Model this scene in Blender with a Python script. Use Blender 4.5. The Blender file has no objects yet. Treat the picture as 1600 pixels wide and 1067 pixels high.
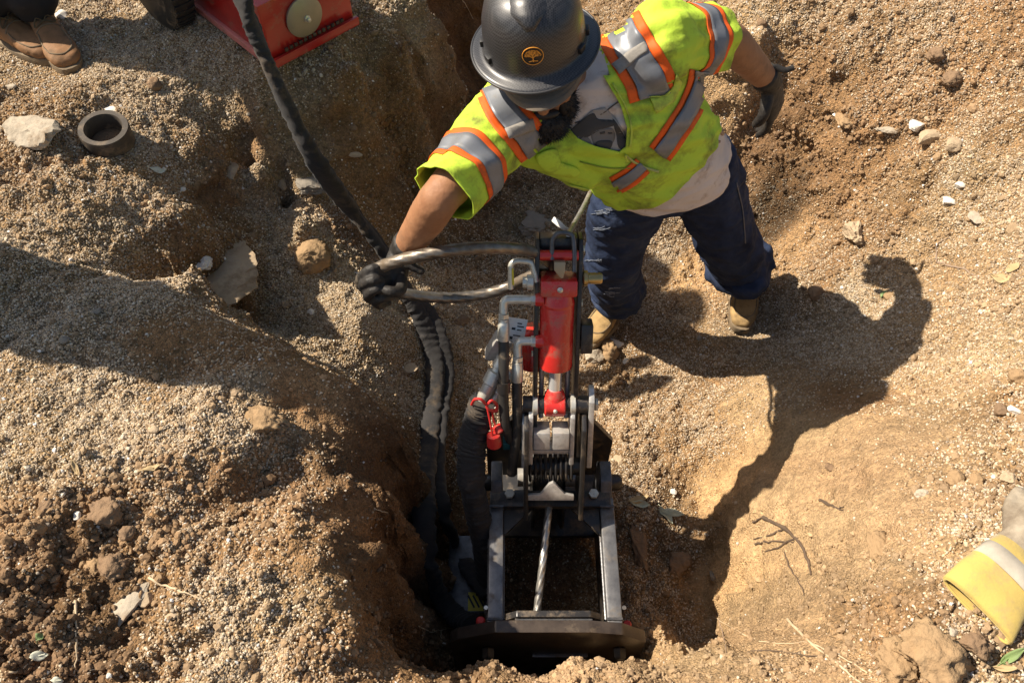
import bpy, bmesh, math, random
import numpy as np
from mathutils import Vector, Matrix, Quaternion
from mathutils.bvhtree import BVHTree

R = math.radians
rng = np.random.default_rng(7)
random.seed(7)
scene = bpy.context.scene
COL = scene.collection

# ------------------------------------------------------------------ camera
PITCH = R(55.0)            # below the horizon
CAM_H = 2.7                # above the pit floor
FPX = 1283.0               # focal length in pixels of a 1600 px wide picture
cam_data = bpy.data.cameras.new('camera')
cam_data.sensor_width = 36.0
cam_data.lens = FPX / 1600.0 * 36.0
cam_data.clip_start = 0.05
cam_data.clip_end = 200.0
cam = bpy.data.objects.new('camera', cam_data)
COL.objects.link(cam)
cam.location = (0, 0, CAM_H)
cam.rotation_euler = (math.pi / 2 - PITCH, 0, 0)
scene.camera = cam

# ------------------------------------------------------------------ light
SUN_DIR = Vector((0.69, -0.19, -0.765)).normalized()     # the way the light travels
world = bpy.data.worlds.new('World')
scene.world = world
world.use_nodes = True
wn = world.node_tree.nodes
bg = wn.get('Background') or wn.new('ShaderNodeBackground')
sky = wn.new('ShaderNodeTexSky')
sky.sky_type = 'NISHITA'
sky.sun_disc = False
sky.sun_elevation = math.asin(-SUN_DIR.z)
sky.sun_rotation = math.atan2(-SUN_DIR.x, -SUN_DIR.y)
sky.air_density = 1.3
sky.dust_density = 2.5
sky.altitude = 100
world.node_tree.links.new(sky.outputs[0], bg.inputs[0])
bg.inputs[1].default_value = 0.060
sun_data = bpy.data.lights.new('sun', 'SUN')
sun_data.energy = 5.0
sun_data.angle = R(0.6)
sun_data.color = (1.0, 0.89, 0.74)
sun = bpy.data.objects.new('sun', sun_data)
COL.objects.link(sun)
sun.rotation_euler = SUN_DIR.to_track_quat('-Z', 'Y').to_euler()
vs = scene.view_settings
vs.view_transform = 'Standard'
vs.look = 'None'
vs.exposure = 0.86
vs.gamma = 1.0
vs.use_curve_mapping = False
try:
    scene.cycles.max_bounces = 6
    scene.cycles.diffuse_bounces = 3
except Exception:
    pass

# ------------------------------------------------------------------ pixel to place helpers (1600 x 1067 photo)
CP, SP = math.cos(PITCH), math.sin(PITCH)
def ray(px, py):
    u = (px - 800.0) / FPX
    v = (533.5 - py) / FPX
    return np.array([u, CP + v * SP, -SP + v * CP])
def PT(px, py, t):
    d = ray(px, py)
    return Vector((d[0] * t, d[1] * t, CAM_H + d[2] * t))
def PZ(px, py, z):
    d = ray(px, py)
    return PT(px, py, (z - CAM_H) / d[2])
def PY(px, py, y):
    d = ray(px, py)
    return PT(px, py, y / d[1])
def proj(p):
    x, y, z = p[0], p[1], p[2] - CAM_H
    dep = y * CP - z * SP
    v = y * SP + z * CP
    return (800 + x / dep * FPX, 533.5 - v / dep * FPX, dep)

# ------------------------------------------------------------------ object helpers
def link(o, parent=None):
    COL.objects.link(o)
    if parent is not None:
        o.parent = parent
    return o
def empty(name, loc=(0, 0, 0)):
    o = bpy.data.objects.new(name, None)
    o.empty_display_size = 0.05
    o.location = loc
    COL.objects.link(o)
    return o
def tag(o, label=None, cat=None, group=None, kind=None):
    if label: o['label'] = label
    if cat: o['category'] = cat
    if group: o['group'] = group
    if kind: o['kind'] = kind
    return o
def mesh_from(name, verts, faces, smooth=True):
    me = bpy.data.meshes.new(name)
    me.from_pydata([tuple(v) for v in verts], [], [tuple(f) for f in faces])
    me.validate()
    me.update()
    if smooth:
        me.polygons.foreach_set('use_smooth', [True] * len(me.polygons))
    return me
def obj_mesh(name, me, mat=None, parent=None):
    """links a mesh whose vertices are in world space; a parent's offset is undone"""
    o = bpy.data.objects.new(name, me)
    if mat is not None:
        me.materials.clear(); me.materials.append(mat)
    COL.objects.link(o)
    if parent is not None:
        o.parent = parent
        off = Vector((0, 0, 0)); q = parent
        while q is not None:
            off += q.location; q = q.parent
        o.location = -off
    return o
def recentre(o):
    """moves a top-level mesh object's origin to the bottom centre of its mesh"""
    me = o.data
    n = len(me.vertices)
    co = np.empty(n * 3); me.vertices.foreach_get('co', co); co = co.reshape(-1, 3)
    c = (co.min(0) + co.max(0)) / 2; c[2] = co[:, 2].min()
    co -= c
    me.vertices.foreach_set('co', co.ravel()); me.update()
    o.location = Vector(c) + o.location
    return o

# mesh builder --------------------------------------------------------------
class MB:
    XF = None            # set while a leaning assembly is authored upright
    def __init__(self):
        self.v = []; self.f = []
    def add(self, verts, faces):
        b = len(self.v)
        self.v += [tuple(p) for p in verts]
        self.f += [tuple(i + b for i in f) for f in faces]
        return self
    def box(self, c, s, rot=None, bev=0.0):
        """box of full size s; with bev its 12 edges are chamfered"""
        hx, hy, hz = s[0] / 2, s[1] / 2, s[2] / 2
        bm = bmesh.new()
        bmesh.ops.create_cube(bm, size=1.0)
        for v in bm.verts:
            v.co = Vector((v.co.x * s[0], v.co.y * s[1], v.co.z * s[2]))
        if bev > 0:
            bmesh.ops.bevel(bm, geom=bm.edges[:], offset=min(bev, 0.45 * min(s)), segments=2, profile=0.6, affect='EDGES')
        m = rot if rot is not None else Matrix.Identity(3)
        bm.verts.index_update()
        self.add([m @ v.co + Vector(c) for v in bm.verts], [[v.index for v in f.verts] for f in bm.faces])
        bm.free()
        return self
    def tube(self, pts, rad, n=12, cap=True, closed=False, flat=None, twist=0.0, up=None):
        """sweeps a circle (or an ellipse, flat=(a,b) factors) along points; rad a number or list"""
        P = [Vector(p) for p in pts]
        m = len(P)
        rr = [rad] * m if not hasattr(rad, '__len__') else list(rad)
        tang = []
        for i in range(m):
            if closed:
                t = P[(i + 1) % m] - P[i - 1]
            else:
                t = P[min(i + 1, m - 1)] - P[max(i - 1, 0)]
            tang.append(t.normalized() if t.length > 1e-9 else Vector((0, 0, 1)))
        ref = Vector(up) if up is not None else (Vector((0, 0, 1)) if abs(tang[0].z) < 0.9 else Vector((0, 1, 0)))
        nrm = (ref - tang[0] * ref.dot(tang[0])).normalized()
        base = len(self.v)
        for i in range(m):
            if i > 0:
                ax = tang[i - 1].cross(tang[i])
                if ax.length > 1e-8:
                    nrm = Quaternion(ax.normalized(), tang[i - 1].angle(tang[i])) @ nrm
                nrm = (nrm - tang[i] * nrm.dot(tang[i])).normalized()
            bi = tang[i].cross(nrm)
            fa, fb = (1, 1) if flat is None else (flat[i] if hasattr(flat[0], '__len__') else flat)
            for k in range(n):
                a = 2 * math.pi * k / n + twist * i
                self.v.append(tuple(P[i] + (nrm * math.cos(a) * fa + bi * math.sin(a) * fb) * rr[i]))
        for i in range(m if closed else m - 1):
            a = base + i * n; b = base + ((i + 1) % m) * n
            for k in range(n):
                k2 = (k + 1) % n
                self.f.append((a + k, a + k2, b + k2, b + k))
        if cap and not closed:
            self.f.append(tuple(base + k for k in reversed(range(n))))
            self.f.append(tuple(base + (m - 1) * n + k for k in range(n)))
        return self
    def lathe(self, prof, origin, axis, n=24, ref=None):
        """revolves (radius, distance along axis) pairs round an axis"""
        ax = Vector(axis).normalized()
        ref = Vector(ref) if ref is not None else (Vector((0, 0, 1)) if abs(ax.z) < 0.9 else Vector((1, 0, 0)))
        e1 = (ref - ax * ref.dot(ax)).normalized(); e2 = ax.cross(e1)
        o = Vector(origin); base = len(self.v); m = len(prof)
        for r, h in prof:
            for k in range(n):
                a = 2 * math.pi * k / n
                self.v.append(tuple(o + ax * h + (e1 * math.cos(a) + e2 * math.sin(a)) * max(r, 1e-5)))
        for i in range(m - 1):
            for k in range(n):
                k2 = (k + 1) % n
                self.f.append((base + i * n + k, base + i * n + k2, base + (i + 1) * n + k2, base + (i + 1) * n + k))
        self.f.append(tuple(base + k for k in reversed(range(n))))
        self.f.append(tuple(base + (m - 1) * n + k for k in range(n)))
        return self
    def prism(self, outline, origin, ex, ey, depth, bev=0.0):
        """extrudes a 2D outline (in the ex, ey plane) by depth along ex x ey, centred"""
        ex = Vector(ex).normalized(); ey = Vector(ey).normalized(); ez = ex.cross(ey)
        o = Vector(origin)
        bm = bmesh.new()
        vs_ = [bm.verts.new(o + ex * a + ey * b - ez * depth / 2) for a, b in outline]
        f = bm.faces.new(vs_)
        ret = bmesh.ops.extrude_face_region(bm, geom=[f])
        bmesh.ops.translate(bm, vec=ez * depth, verts=[g for g in ret['geom'] if isinstance(g, bmesh.types.BMVert)])
        if bev > 0:
            bmesh.ops.bevel(bm, geom=bm.edges[:], offset=bev, segments=2, profile=0.6, affect='EDGES')
        bmesh.ops.recalc_face_normals(bm, faces=bm.faces[:])
        bm.verts.index_update()
        self.add([v.co for v in bm.verts], [[v.index for v in q.verts] for q in bm.faces])
        bm.free()
        return self
    def build(self, name, mat, parent=None, smooth=True, angle=40):
        vv = self.v if MB.XF is None else [tuple(MB.XF @ Vector(q)) for q in self.v]
        me = mesh_from(name, vv, self.f, False)
        bm = bmesh.new(); bm.from_mesh(me)
        bmesh.ops.recalc_face_normals(bm, faces=bm.faces[:])
        if smooth:
            for f in bm.faces: f.smooth = True
            lim = R(angle)
            for e in bm.edges:
                if len(e.link_faces) == 2:
                    e.smooth = e.calc_face_angle(0) < lim
        bm.to_mesh(me); bm.free()
        return obj_mesh(name, me, mat, parent)

def spline(pts, n=8, closed=False):
    """Catmull-Rom through points"""
    P = [np.array(p, float) for p in pts]
    m = len(P); out = []
    seg = m if closed else m - 1
    for i in range(seg):
        if closed:
            a, b, c, d = P[i - 1], P[i], P[(i + 1) % m], P[(i + 2) % m]
        else:
            b, c = P[i], P[i + 1]
            a = P[i - 1] if i > 0 else 2 * b - c
            d = P[i + 2] if i + 2 < m else 2 * c - b
        for k in range(n):
            t = k / n
            out.append(0.5 * ((2 * b) + (c - a) * t + (2 * a - 5 * b + 4 * c - d) * t * t + (3 * b - a - 3 * c + d) * t ** 3))
    if not closed:
        out.append(P[-1])
    return [Vector(tuple(q)) if len(q) == 3 else q for q in out]

# ------------------------------------------------------------------ materials
def srgb(r, g, b):
    f = lambda c: (c / 255 / 12.92) if c / 255 <= 0.04045 else ((c / 255 + 0.055) / 1.055) ** 2.4
    return (f(r), f(g), f(b), 1.0)
MATS = {}
def mat(name, color, rough=0.6, metal=0.0, spec=0.5, noise=None, bump=None, color2=None, dirt=None, coat=0.0, sheen=0.0):
    """plain procedural material: two-colour noise, optional dirt patches and bump. noise=(scale, contrast); bump=(scale, strength, distance); dirt=(color, scale, amount)"""
    if name in MATS: return MATS[name]
    m = bpy.data.materials.new(name); m.use_nodes = True
    nt = m.node_tree; N = nt.nodes; L = nt.links
    b = N['Principled BSDF']
    b.inputs['Roughness'].default_value = rough
    b.inputs['Metallic'].default_value = metal
    b.inputs['Specular IOR Level'].default_value = spec
    if coat: b.inputs['Coat Weight'].default_value = coat; b.inputs['Coat Roughness'].default_value = 0.12
    if sheen: b.inputs['Sheen Weight'].default_value = sheen
    tc = N.new('ShaderNodeTexCoord')
    out = None
    if noise:
        nz = N.new('ShaderNodeTexNoise'); nz.inputs['Scale'].default_value = noise[0]; nz.inputs['Detail'].default_value = 6
        nz.inputs['Roughness'].default_value = 0.65
        L.new(tc.outputs['Object'], nz.inputs['Vector'])
        rp = N.new('ShaderNodeValToRGB')
        lo, hi = 0.5 - 0.5 / noise[1], 0.5 + 0.5 / noise[1]
        rp.color_ramp.elements[0].position = max(lo, 0); rp.color_ramp.elements[1].position = min(hi, 1)
        c2 = color2 or tuple(c * 0.6 for c in color[:3]) + (1,)
        rp.color_ramp.elements[0].color = c2; rp.color_ramp.elements[1].color = color
        L.new(nz.outputs['Fac'], rp.inputs['Fac'])
        out = rp.outputs['Color']
    if dirt:
        nz = N.new('ShaderNodeTexNoise'); nz.inputs['Scale'].default_value = dirt[1]; nz.inputs['Detail'].default_value = 8
        nz.inputs['Roughness'].default_value = 0.7
        L.new(tc.outputs['Object'], nz.inputs['Vector'])
        rp = N.new('ShaderNodeValToRGB')
        rp.color_ramp.elements[0].position = 0.62 - 0.3 * dirt[2]; rp.color_ramp.elements[1].position = 0.78 - 0.2 * dirt[2]
        L.new(nz.outputs['Fac'], rp.inputs['Fac'])
        mx = N.new('ShaderNodeMix'); mx.data_type = 'RGBA'
        L.new(rp.outputs['Color'], mx.inputs['Factor'])
        if out is not None: L.new(out, mx.inputs['A'])
        else: mx.inputs['A'].default_value = color
        mx.inputs['B'].default_value = dirt[0]
        out = mx.outputs['Result']
        rr = N.new('ShaderNodeMapRange'); rr.inputs['To Min'].default_value = rough; rr.inputs['To Max'].default_value = max(rough, 0.8)
        L.new(rp.outputs['Color'], rr.inputs['Value']); L.new(rr.outputs['Result'], b.inputs['Roughness'])
        if metal > 0:
            rm = N.new('ShaderNodeMapRange'); rm.inputs['To Min'].default_value = metal; rm.inputs['To Max'].default_value = 0.1
            L.new(rp.outputs['Color'], rm.inputs['Value']); L.new(rm.outputs['Result'], b.inputs['Metallic'])
    if out is not None: L.new(out, b.inputs['Base Color'])
    else: b.inputs['Base Color'].default_value = color
    if bump:
        nz = N.new('ShaderNodeTexNoise'); nz.inputs['Scale'].default_value = bump[0]; nz.inputs['Detail'].default_value = 5
        L.new(tc.outputs['Object'], nz.inputs['Vector'])
        bp = N.new('ShaderNodeBump'); bp.inputs['Strength'].default_value = bump[1]; bp.inputs['Distance'].default_value = bump[2]
        L.new(nz.outputs['Fac'], bp.inputs['Height']); L.new(bp.outputs['Normal'], b.inputs['Normal'])
    MATS[name] = m
    return m
# ------------------------------------------------------------------ noise
def vnoise(X, Y, freq, seed):
    """smooth value noise on arrays"""
    r = np.random.default_rng(seed)
    G = r.random((256, 256))
    x = X * freq + 1000.37; y = Y * freq + 1000.71
    xi = np.floor(x).astype(int); yi = np.floor(y).astype(int)
    fx = x - xi; fy = y - yi
    fx = fx * fx * fx * (fx * (fx * 6 - 15) + 10); fy = fy * fy * fy * (fy * (fy * 6 - 15) + 10)
    a = G[xi & 255, yi & 255]; b = G[(xi + 1) & 255, yi & 255]
    c = G[xi & 255, (yi + 1) & 255]; d = G[(xi + 1) & 255, (yi + 1) & 255]
    return (a + (b - a) * fx) * (1 - fy) + (c + (d - c) * fx) * fy - 0.5
def fbm(X, Y, freq, octv, seed, gain=0.5):
    s = 0; a = 1.0
    for o in range(octv):
        th = 0.6 * o
        Xr = X * math.cos(th) - Y * math.sin(th); Yr = X * math.sin(th) + Y * math.cos(th)
        s = s + a * vnoise(Xr, Yr, freq * 2.03 ** o, seed + o * 17); a *= gain
    return s

# ------------------------------------------------------------------ terrain: survey points (photo pixel, height) turned into places
PIX = [
 # left upper plateau
 (0,0,1.0),(100,100,1.0),(250,50,1.0),(400,110,1.0),(520,80,1.0),(0,250,1.0),(150,330,.95),(230,280,.92),(300,200,.93),(400,165,.93),
 (0,400,1.0),(150,430,1.0),(250,380,.92),(285,345,.86),(325,245,.84),(270,470,.94),(0,550,1.0),(150,530,.99),
 (0,700,1.03),(200,650,1.02),(0,900,1.0),(150,850,1.0),(0,1067,.98),(250,1000,1.0),(350,730,1.01),(400,650,.97),(450,850,.97),
 (300,570,.95),(500,640,.9),(490,940,.99),(400,1040,1.0),(330,830,.99),(400,770,.92),(470,740,.86),(540,690,.84),
 # far rim of the near left mound and the lower ground right behind it
 # rim of the left trench wall
 (598,760,.86),(588,850,.9),(572,940,.92),(545,1015,.94),(530,830,.93),
 # niche with the big rock
 (320,400,.70),(332,340,.70),(390,330,.6),(400,280,.62),(450,330,.52),(390,440,.52),(330,450,.6),(300,330,.80),(296,400,.90),(300,450,.90),(310,270,.82),
 (440,270,.66),(400,255,.76),(450,240,.75),
 # shaded slope towards the trench
 (480,150,.91),(560,105,.98),(630,55,.97),(665,0,.98),(590,0,1.0),
 (500,215,.74),(600,140,.76),(660,90,.80),(690,30,.85),(520,300,.6),(600,230,.6),(665,180,.58),(690,110,.68),(700,60,.75),
 (690,260,.3),(640,320,.28),(560,390,.44),(480,400,.50),(470,350,.60),(540,450,.46),(600,430,.37),(700,380,.16),(640,500,.27),(560,500,.43),(590,550,.33),
 # floor
 (720,450,.16),(720,560,.10),(660,580,.17),(720,650,.0),(690,750,.0),(690,850,.0),(690,950,.0),(850,850,.0),(850,700,.0),(1000,900,.0),
 (1000,800,.0),(1000,700,.0),(1060,760,.0),(1060,900,.0),(800,420,.04),(850,560,.0),(950,560,.0),(1000,620,.0),(1080,570,.05),
 (1000,450,.02),(1050,380,.05),(760,330,.06),(830,330,.06),(1155,510,.08),(1160,450,.1),(940,545,.0),(1050,640,.0),(1150,620,.16),
 # right slope
 (1200,400,.2),(1290,370,.36),(1240,500,.24),(1400,440,.45),(1350,600,.46),(1450,550,.58),(1550,500,.74),(1580,400,.8),(1450,300,.7),
 (1600,250,.9),(1350,250,.62),(1250,255,.46),(1180,190,.5),(1190,60,.85),(1300,100,.84),(1400,50,.96),(1600,50,1.1),(1120,10,.8),
 (1140,260,.33),(1200,320,.30),(1450,220,.76),(1330,190,.72),(1220,190,.57),
 # right trench wall: foot and rim
 (1118,980,.0),(1105,690,.03),(1140,660,.1),
 (1385,890,1.0),(1375,800,.93),(1350,730,.8),(1320,680,.64),(1260,650,.42),(1200,650,.25),
 (1270,730,.58),(1290,980,.83),(1300,850,.75),
 (1450,700,.86),(1550,600,.86),(1600,700,1.0),(1500,800,1.06),(1550,900,1.15),(1450,950,1.12),(1600,1060,1.15),(1400,1060,1.1),
 (1300,1060,1.0),(1220,1060,.9),(1420,620,.6),
 # near bank the plate presses on
 (1110,1060,.80),(1010,1058,.72),(900,1056,.70),(800,1056,.70),(700,1056,.72),(620,1056,.86),(1040,985,.34),(1105,1008,.5),(1060,1005,.5),
 (640,1034,.66),(760,1036,.62),(900,1038,.62),(1000,1032,.62),
]
RIM = [(276,480,.93,.66),(310,497,.92,.60),(340,509,.91,.55),(370,521,.9,.52),(410,537,.89,.48),(450,553,.88,.44),(490,573,.87,.42),(530,594,.86,.36),(566,617,.85,.30),(600,644,.84,.22),(620,668,.83,.2)]
for a, b, zh, zl in RIM:
    PIX += [(a, b, zh), (a + 8, b - 10, zl)]
WORLD = [
 # foot of the right trench wall
 (.655,.72,.0),(.67,.80,.0),(.672,.90,.0),(.68,1.0,.0),(.695,1.1,.0),(.715,1.2,.01),(.745,1.3,.02),
 (.69,.72,.28),(.70,.80,.28),(.705,.90,.28),(.715,1.0,.28),(.735,1.1,.24),(.765,1.2,.2),

 # near trench floor and bank foot
 (-.28,.57,.02),(-.1,.56,.0),(.1,.56,.0),(.35,.56,.0),(.5,.60,.03),(-.30,.8,.0),(-.29,1.0,.0),(-.27,1.2,.0),(-.2,1.4,.0),
 (-.15,.9,.0),(.1,.9,.0),(.4,.9,.0),
 # far trench behind the man
 (-.12,2.9,.1),(-.1,3.4,.12),(-.08,4.2,.2),(.12,2.9,.08),(.14,3.6,.12),(.16,4.4,.2),(-.22,2.9,.18),(-.24,3.4,.25),(-.32,3.5,.95),(-.32,4.2,1.0),
 (.34,3.0,.55),(.36,3.6,.8),(.42,4.4,1.0),(.3,2.6,.2),(.05,5.2,.7),(.05,6,1.0),
 # out of the picture
 (-2.6,-.3,1.0),(-1.2,-.5,1.0),(0,-.6,1.0),(0,0,.95),(-.5,0,1.0),(.6,-.2,1.05),(1.5,-.4,1.15),(2.6,0,1.2),(2.8,1.5,1.2),(2.8,3,1.25),
 (2.6,4.6,1.2),(1.2,4.4,1.1),(1.8,3.6,1.15),(-.8,4.6,1.02),(-2.4,4.5,1.0),(-2.8,2.5,1.0),(-2.8,1,1.0),(-1.6,3.6,1.0),
 (-6,-5,1.0),(6,-5,1.1),(6,9,1.1),(-6,9,1.0),(-6,2,1.0),(6,2,1.15),(0,9,1.05),(0,-5,1.0),
]
pts = [tuple(PZ(a, b, c)) for a, b, c in PIX] + WORLD
pts = np.array(pts)
def rbf_fit(xy, val, smooth=1e-4):
    d = np.sqrt(((xy[:, None] - xy[None]) ** 2).sum(-1))
    n = len(xy)
    A = np.zeros((n + 3, n + 3))
    A[:n, :n] = d - np.eye(n) * smooth * 10
    A[:n, n] = 1; A[:n, n + 1:] = xy
    A[n, :n] = 1; A[n + 1:, :n] = xy.T
    bvec = np.concatenate([val, np.zeros(3)])
    return np.linalg.solve(A, bvec)
def rbf_eval(xy, w, X, Y):
    out = np.zeros(X.shape, np.float32) + w[-3] + w[-2] * X + w[-1] * Y
    X32 = X.astype(np.float32); Y32 = Y.astype(np.float32)
    for (a, b), c in zip(xy, w[:-3]):
        out += np.float32(c) * np.sqrt((X32 - np.float32(a)) ** 2 + (Y32 - np.float32(b)) ** 2)
    return out
# merge survey points that fall on nearly the same spot
keep = []
for i in range(len(pts)):
    if all((pts[i, 0] - pts[j, 0]) ** 2 + (pts[i, 1] - pts[j, 1]) ** 2 > 0.02 ** 2 for j in keep):
        keep.append(i)
pts = pts[keep]
W_H = rbf_fit(pts[:, :2], pts[:, 2])

STEP = 0.0062
gx = np.arange(-2.25, 2.45, STEP); gy = np.arange(-0.15, 4.0, STEP)
def extend(g, far, k=26):
    st = np.geomspace(STEP * 1.3, far, k)
    return np.concatenate([(g[0] - np.cumsum(st))[::-1], g, g[-1] + np.cumsum(st)])
gx = extend(gx, 12.0); gy = extend(gy, 12.0)
GX, GY = np.meshgrid(gx, gy, indexing='xy')
# evaluate on a coarser grid where it is smooth enough: the fit itself is cheap, so all of it
XC = np.clip(GX, -6, 6); YC = np.clip(GY, -5, 9)
H = rbf_eval(pts[:, :2], W_H, XC, YC)
H = np.clip(H, -0.03, 1.35)
gz_s = np.gradient(H, gy, axis=0); gx_s = np.gradient(H, gx, axis=1)
slope = np.sqrt(gz_s ** 2 + gx_s ** 2)

def hgt(x, y, A=None):
    A = H if A is None else A
    i = np.clip(np.searchsorted(gx, x) - 1, 0, len(gx) - 2); j = np.clip(np.searchsorted(gy, y) - 1, 0, len(gy) - 2)
    fx = (x - gx[i]) / (gx[i + 1] - gx[i]); fy = (y - gy[j]) / (gy[j + 1] - gy[j])
    return (A[j, i] * (1 - fx) + A[j, i + 1] * fx) * (1 - fy) + (A[j + 1, i] * (1 - fx) + A[j + 1, i + 1] * fx) * fy
def ground_hit(px, py):
    """where the line of sight through a photo pixel meets the ground"""
    d = ray(px, py)
    t = np.arange(1.2, 7.0, 0.004)
    z = CAM_H + d[2] * t
    g = hgt(d[0] * t, d[1] * t)
    k = int(np.argmax(z <= g))
    tt = t[k]
    return Vector((d[0] * tt, d[1] * tt, float(hgt(d[0] * tt, d[1] * tt))))

# what lies where: (photo pixel, gravel cover 0..1, soil tone, clods 0..1, roughness)
#   soil tones: 0 tan sand, 1 mid brown, 2 dark brown, 3 ochre cut face, 4 grey-brown
COVER = [
 (60,40,.9,0,.1,.5),(200,60,.95,0,.1,.5),(330,130,.95,0,.1,.5),(60,200,.75,1,.4,.8),(100,250,.6,1,.5,1),(250,250,.95,0,.1,.6),(120,350,.9,0,.2,.7),
 (60,420,.9,0,.2,.7),(220,430,.85,0,.2,.8),(270,330,.8,1,.3,.9),(380,200,.8,4,.1,.6),(80,500,.85,4,.1,.5),(200,490,.7,4,.1,.5),(240,500,.35,1,.1,.5),
 (300,530,.12,1,.1,.5),(380,560,.2,1,.1,.5),(470,600,.15,1,.1,.5),(560,640,.15,2,.1,.5),(400,610,.35,4,.2,.6),(150,560,.6,4,.1,.5),
 (60,640,1,0,.1,.6),(180,640,1,0,.1,.6),(280,680,1,0,.1,.6),(350,700,.9,0,.1,.6),(420,660,.4,0,.3,.8),(100,730,.9,0,.3,.9),(230,770,.5,1,.7,1),
 (60,820,.4,1,.8,1),(130,900,.15,2,1,1),(60,980,.2,2,1,1),(150,1030,.2,2,1,1),(250,900,.5,1,.8,1),(300,960,.8,1,.5,1),(350,1020,1,0,.3,.8),
 (420,960,.9,0,.3,.9),(400,880,.5,1,.4,.9),(450,790,.35,1,.3,1),(370,760,.15,2,.3,1),(500,850,.35,1,.4,1),(550,780,.3,1,.3,1),(520,720,.2,2,.3,1),
 (500,1000,.3,1,.5,1),(560,900,.1,2,.3,1),(620,850,0,2,.1,1),(640,780,0,2,.1,1),(630,950,0,2,.2,1),
 (320,300,.1,2,.3,1),(330,420,.1,2,.2,.8),(400,250,.2,1,.3,1),(430,310,.5,4,.2,.6),(430,420,.7,4,.2,.6),(470,360,.8,0,.2,.7),(500,430,.85,0,.2,.6),
 (450,480,.75,4,.2,.5),(560,500,.95,0,.1,.5),(640,560,1,0,.1,.5),(600,440,.8,0,.2,.6),(730,600,1,0,.1,.5),(720,480,.85,1,.2,.6),
 (480,170,.55,4,.2,.8),(560,80,.6,4,.2,.8),(640,30,.5,4,.2,.8),(550,200,.35,1,.3,.9),(600,150,.3,1,.3,1),(620,250,.3,1,.3,.9),(560,320,.45,1,.3,.8),
 (660,130,.1,2,.2,1),(690,230,.1,2,.2,1),(650,350,.4,2,.3,.8),(720,100,0,2,.1,1),(750,350,.4,2,.4,.8),(800,350,.4,4,.4,.8),(760,300,.2,2,.7,1),
 (690,750,.3,2,.2,.7),(690,900,.2,2,.3,.8),(850,900,.15,2,.4,.8),(1000,750,.55,2,.3,.6),(1050,850,.6,2,.3,.6),(1000,950,.6,2,.3,.6),(1060,980,.5,1,.2,.6),
 (950,640,.6,1,.3,.7),(1000,600,.75,1,.3,.7),(940,580,.6,1,.6,.9),(1080,560,.75,1,.2,.6),(1100,640,.7,1,.2,.6),(1000,480,.7,2,.2,.5),(1050,400,.75,2,.2,.6),
 (1080,440,.45,3,.4,.8),(1200,470,.8,4,.2,.5),(1330,500,.9,4,.1,.5),(1420,500,.85,0,.2,.6),(1240,380,.35,3,.3,.7),(1300,400,.6,1,.4,.8),(1210,320,.7,2,.3,.6),
 (1260,250,.3,1,.5,1),(1350,250,.55,1,.5,1),(1200,240,.3,2,.7,1),(1400,330,.6,1,.4,.8),(1300,150,.75,1,.4,.9),(1180,60,.9,0,.2,.7),(1250,80,.8,1,.4,.9),
 (1400,60,.75,1,.4,.9),(1550,60,.65,1,.5,1),(1550,180,.8,1,.3,.8),(1500,260,.9,0,.2,.7),(1560,350,.85,0,.3,.7),(1450,400,.7,0,.3,.7),(1550,450,.8,0,.4,.8),
 (1500,560,.7,0,.3,.7),(1580,620,.7,1,.5,.9),(1450,620,.35,0,.2,.5),(1330,620,.12,1,.05,.3),(1200,620,.3,0,.1,.4),(1250,690,.02,0,.05,.4),(1380,680,.05,0,.05,.4),
 (1480,740,.5,0,.3,.7),(1560,760,.7,1,.5,.8),(1400,780,.05,0,.1,.4),(1300,800,.02,0,.05,.4),(1200,800,0,0,.05,.6),(1150,750,0,3,.0,.7),(1140,880,0,3,.0,.7),
 (1250,920,.02,0,.1,.5),(1380,900,.1,0,.3,.7),(1480,850,.6,0,.3,.7),(1450,980,.6,1,.6,1),(1530,1030,.8,0,.4,.9),(1350,1000,.4,0,.4,.8),(1200,1000,.05,0,.2,.6),
 (1280,1050,.2,0,.3,.7),(1100,1040,.1,0,.4,1),(1000,1050,.1,0,.5,1),(850,1050,.1,0,.5,1),(700,1050,.1,1,.5,1),(600,1045,.2,1,.4,1),(1050,1000,.2,3,.4,.9),
]
cpos = np.array([tuple(ground_hit(c[0], c[1]))[:2] for c in COVER])
cval = np.array([(c[2] * (.78 if c[0] > 1050 and c[1] < 620 else 1.0),) + c[3:] for c in COVER], float)
TONES = np.array([(.40,.28,.16),(.28,.165,.08),(.15,.088,.045),(.45,.29,.15),(.29,.225,.15)])
tone_rgb = TONES[cval[:, 1].astype(int)]
# inverse-distance blend with warped coordinates so that borders are ragged
WX = XC + 0.10 * fbm(XC, YC, 6, 4, 41); WY = YC + 0.10 * fbm(XC, YC, 6, 4, 43)
den = np.zeros(H.shape, np.float32); cov = np.zeros(H.shape, np.float32); clo = np.zeros(H.shape, np.float32); rgh = np.zeros(H.shape, np.float32)
col = np.zeros(H.shape + (3,), np.float32)
for (a, b), cv, c3 in zip(cpos, cval, tone_rgb):
    w = 1.0 / ((WX - a) ** 2 + (WY - b) ** 2 + 0.0016) ** 2
    w = w.astype(np.float32)
    den += w; cov += w * cv[0]; clo += w * cv[2]; rgh += w * cv[3]
    for q in range(3): col[..., q] += w * c3[q]
cov /= den; clo /= den; rgh /= den; col /= den[..., None]

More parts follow.
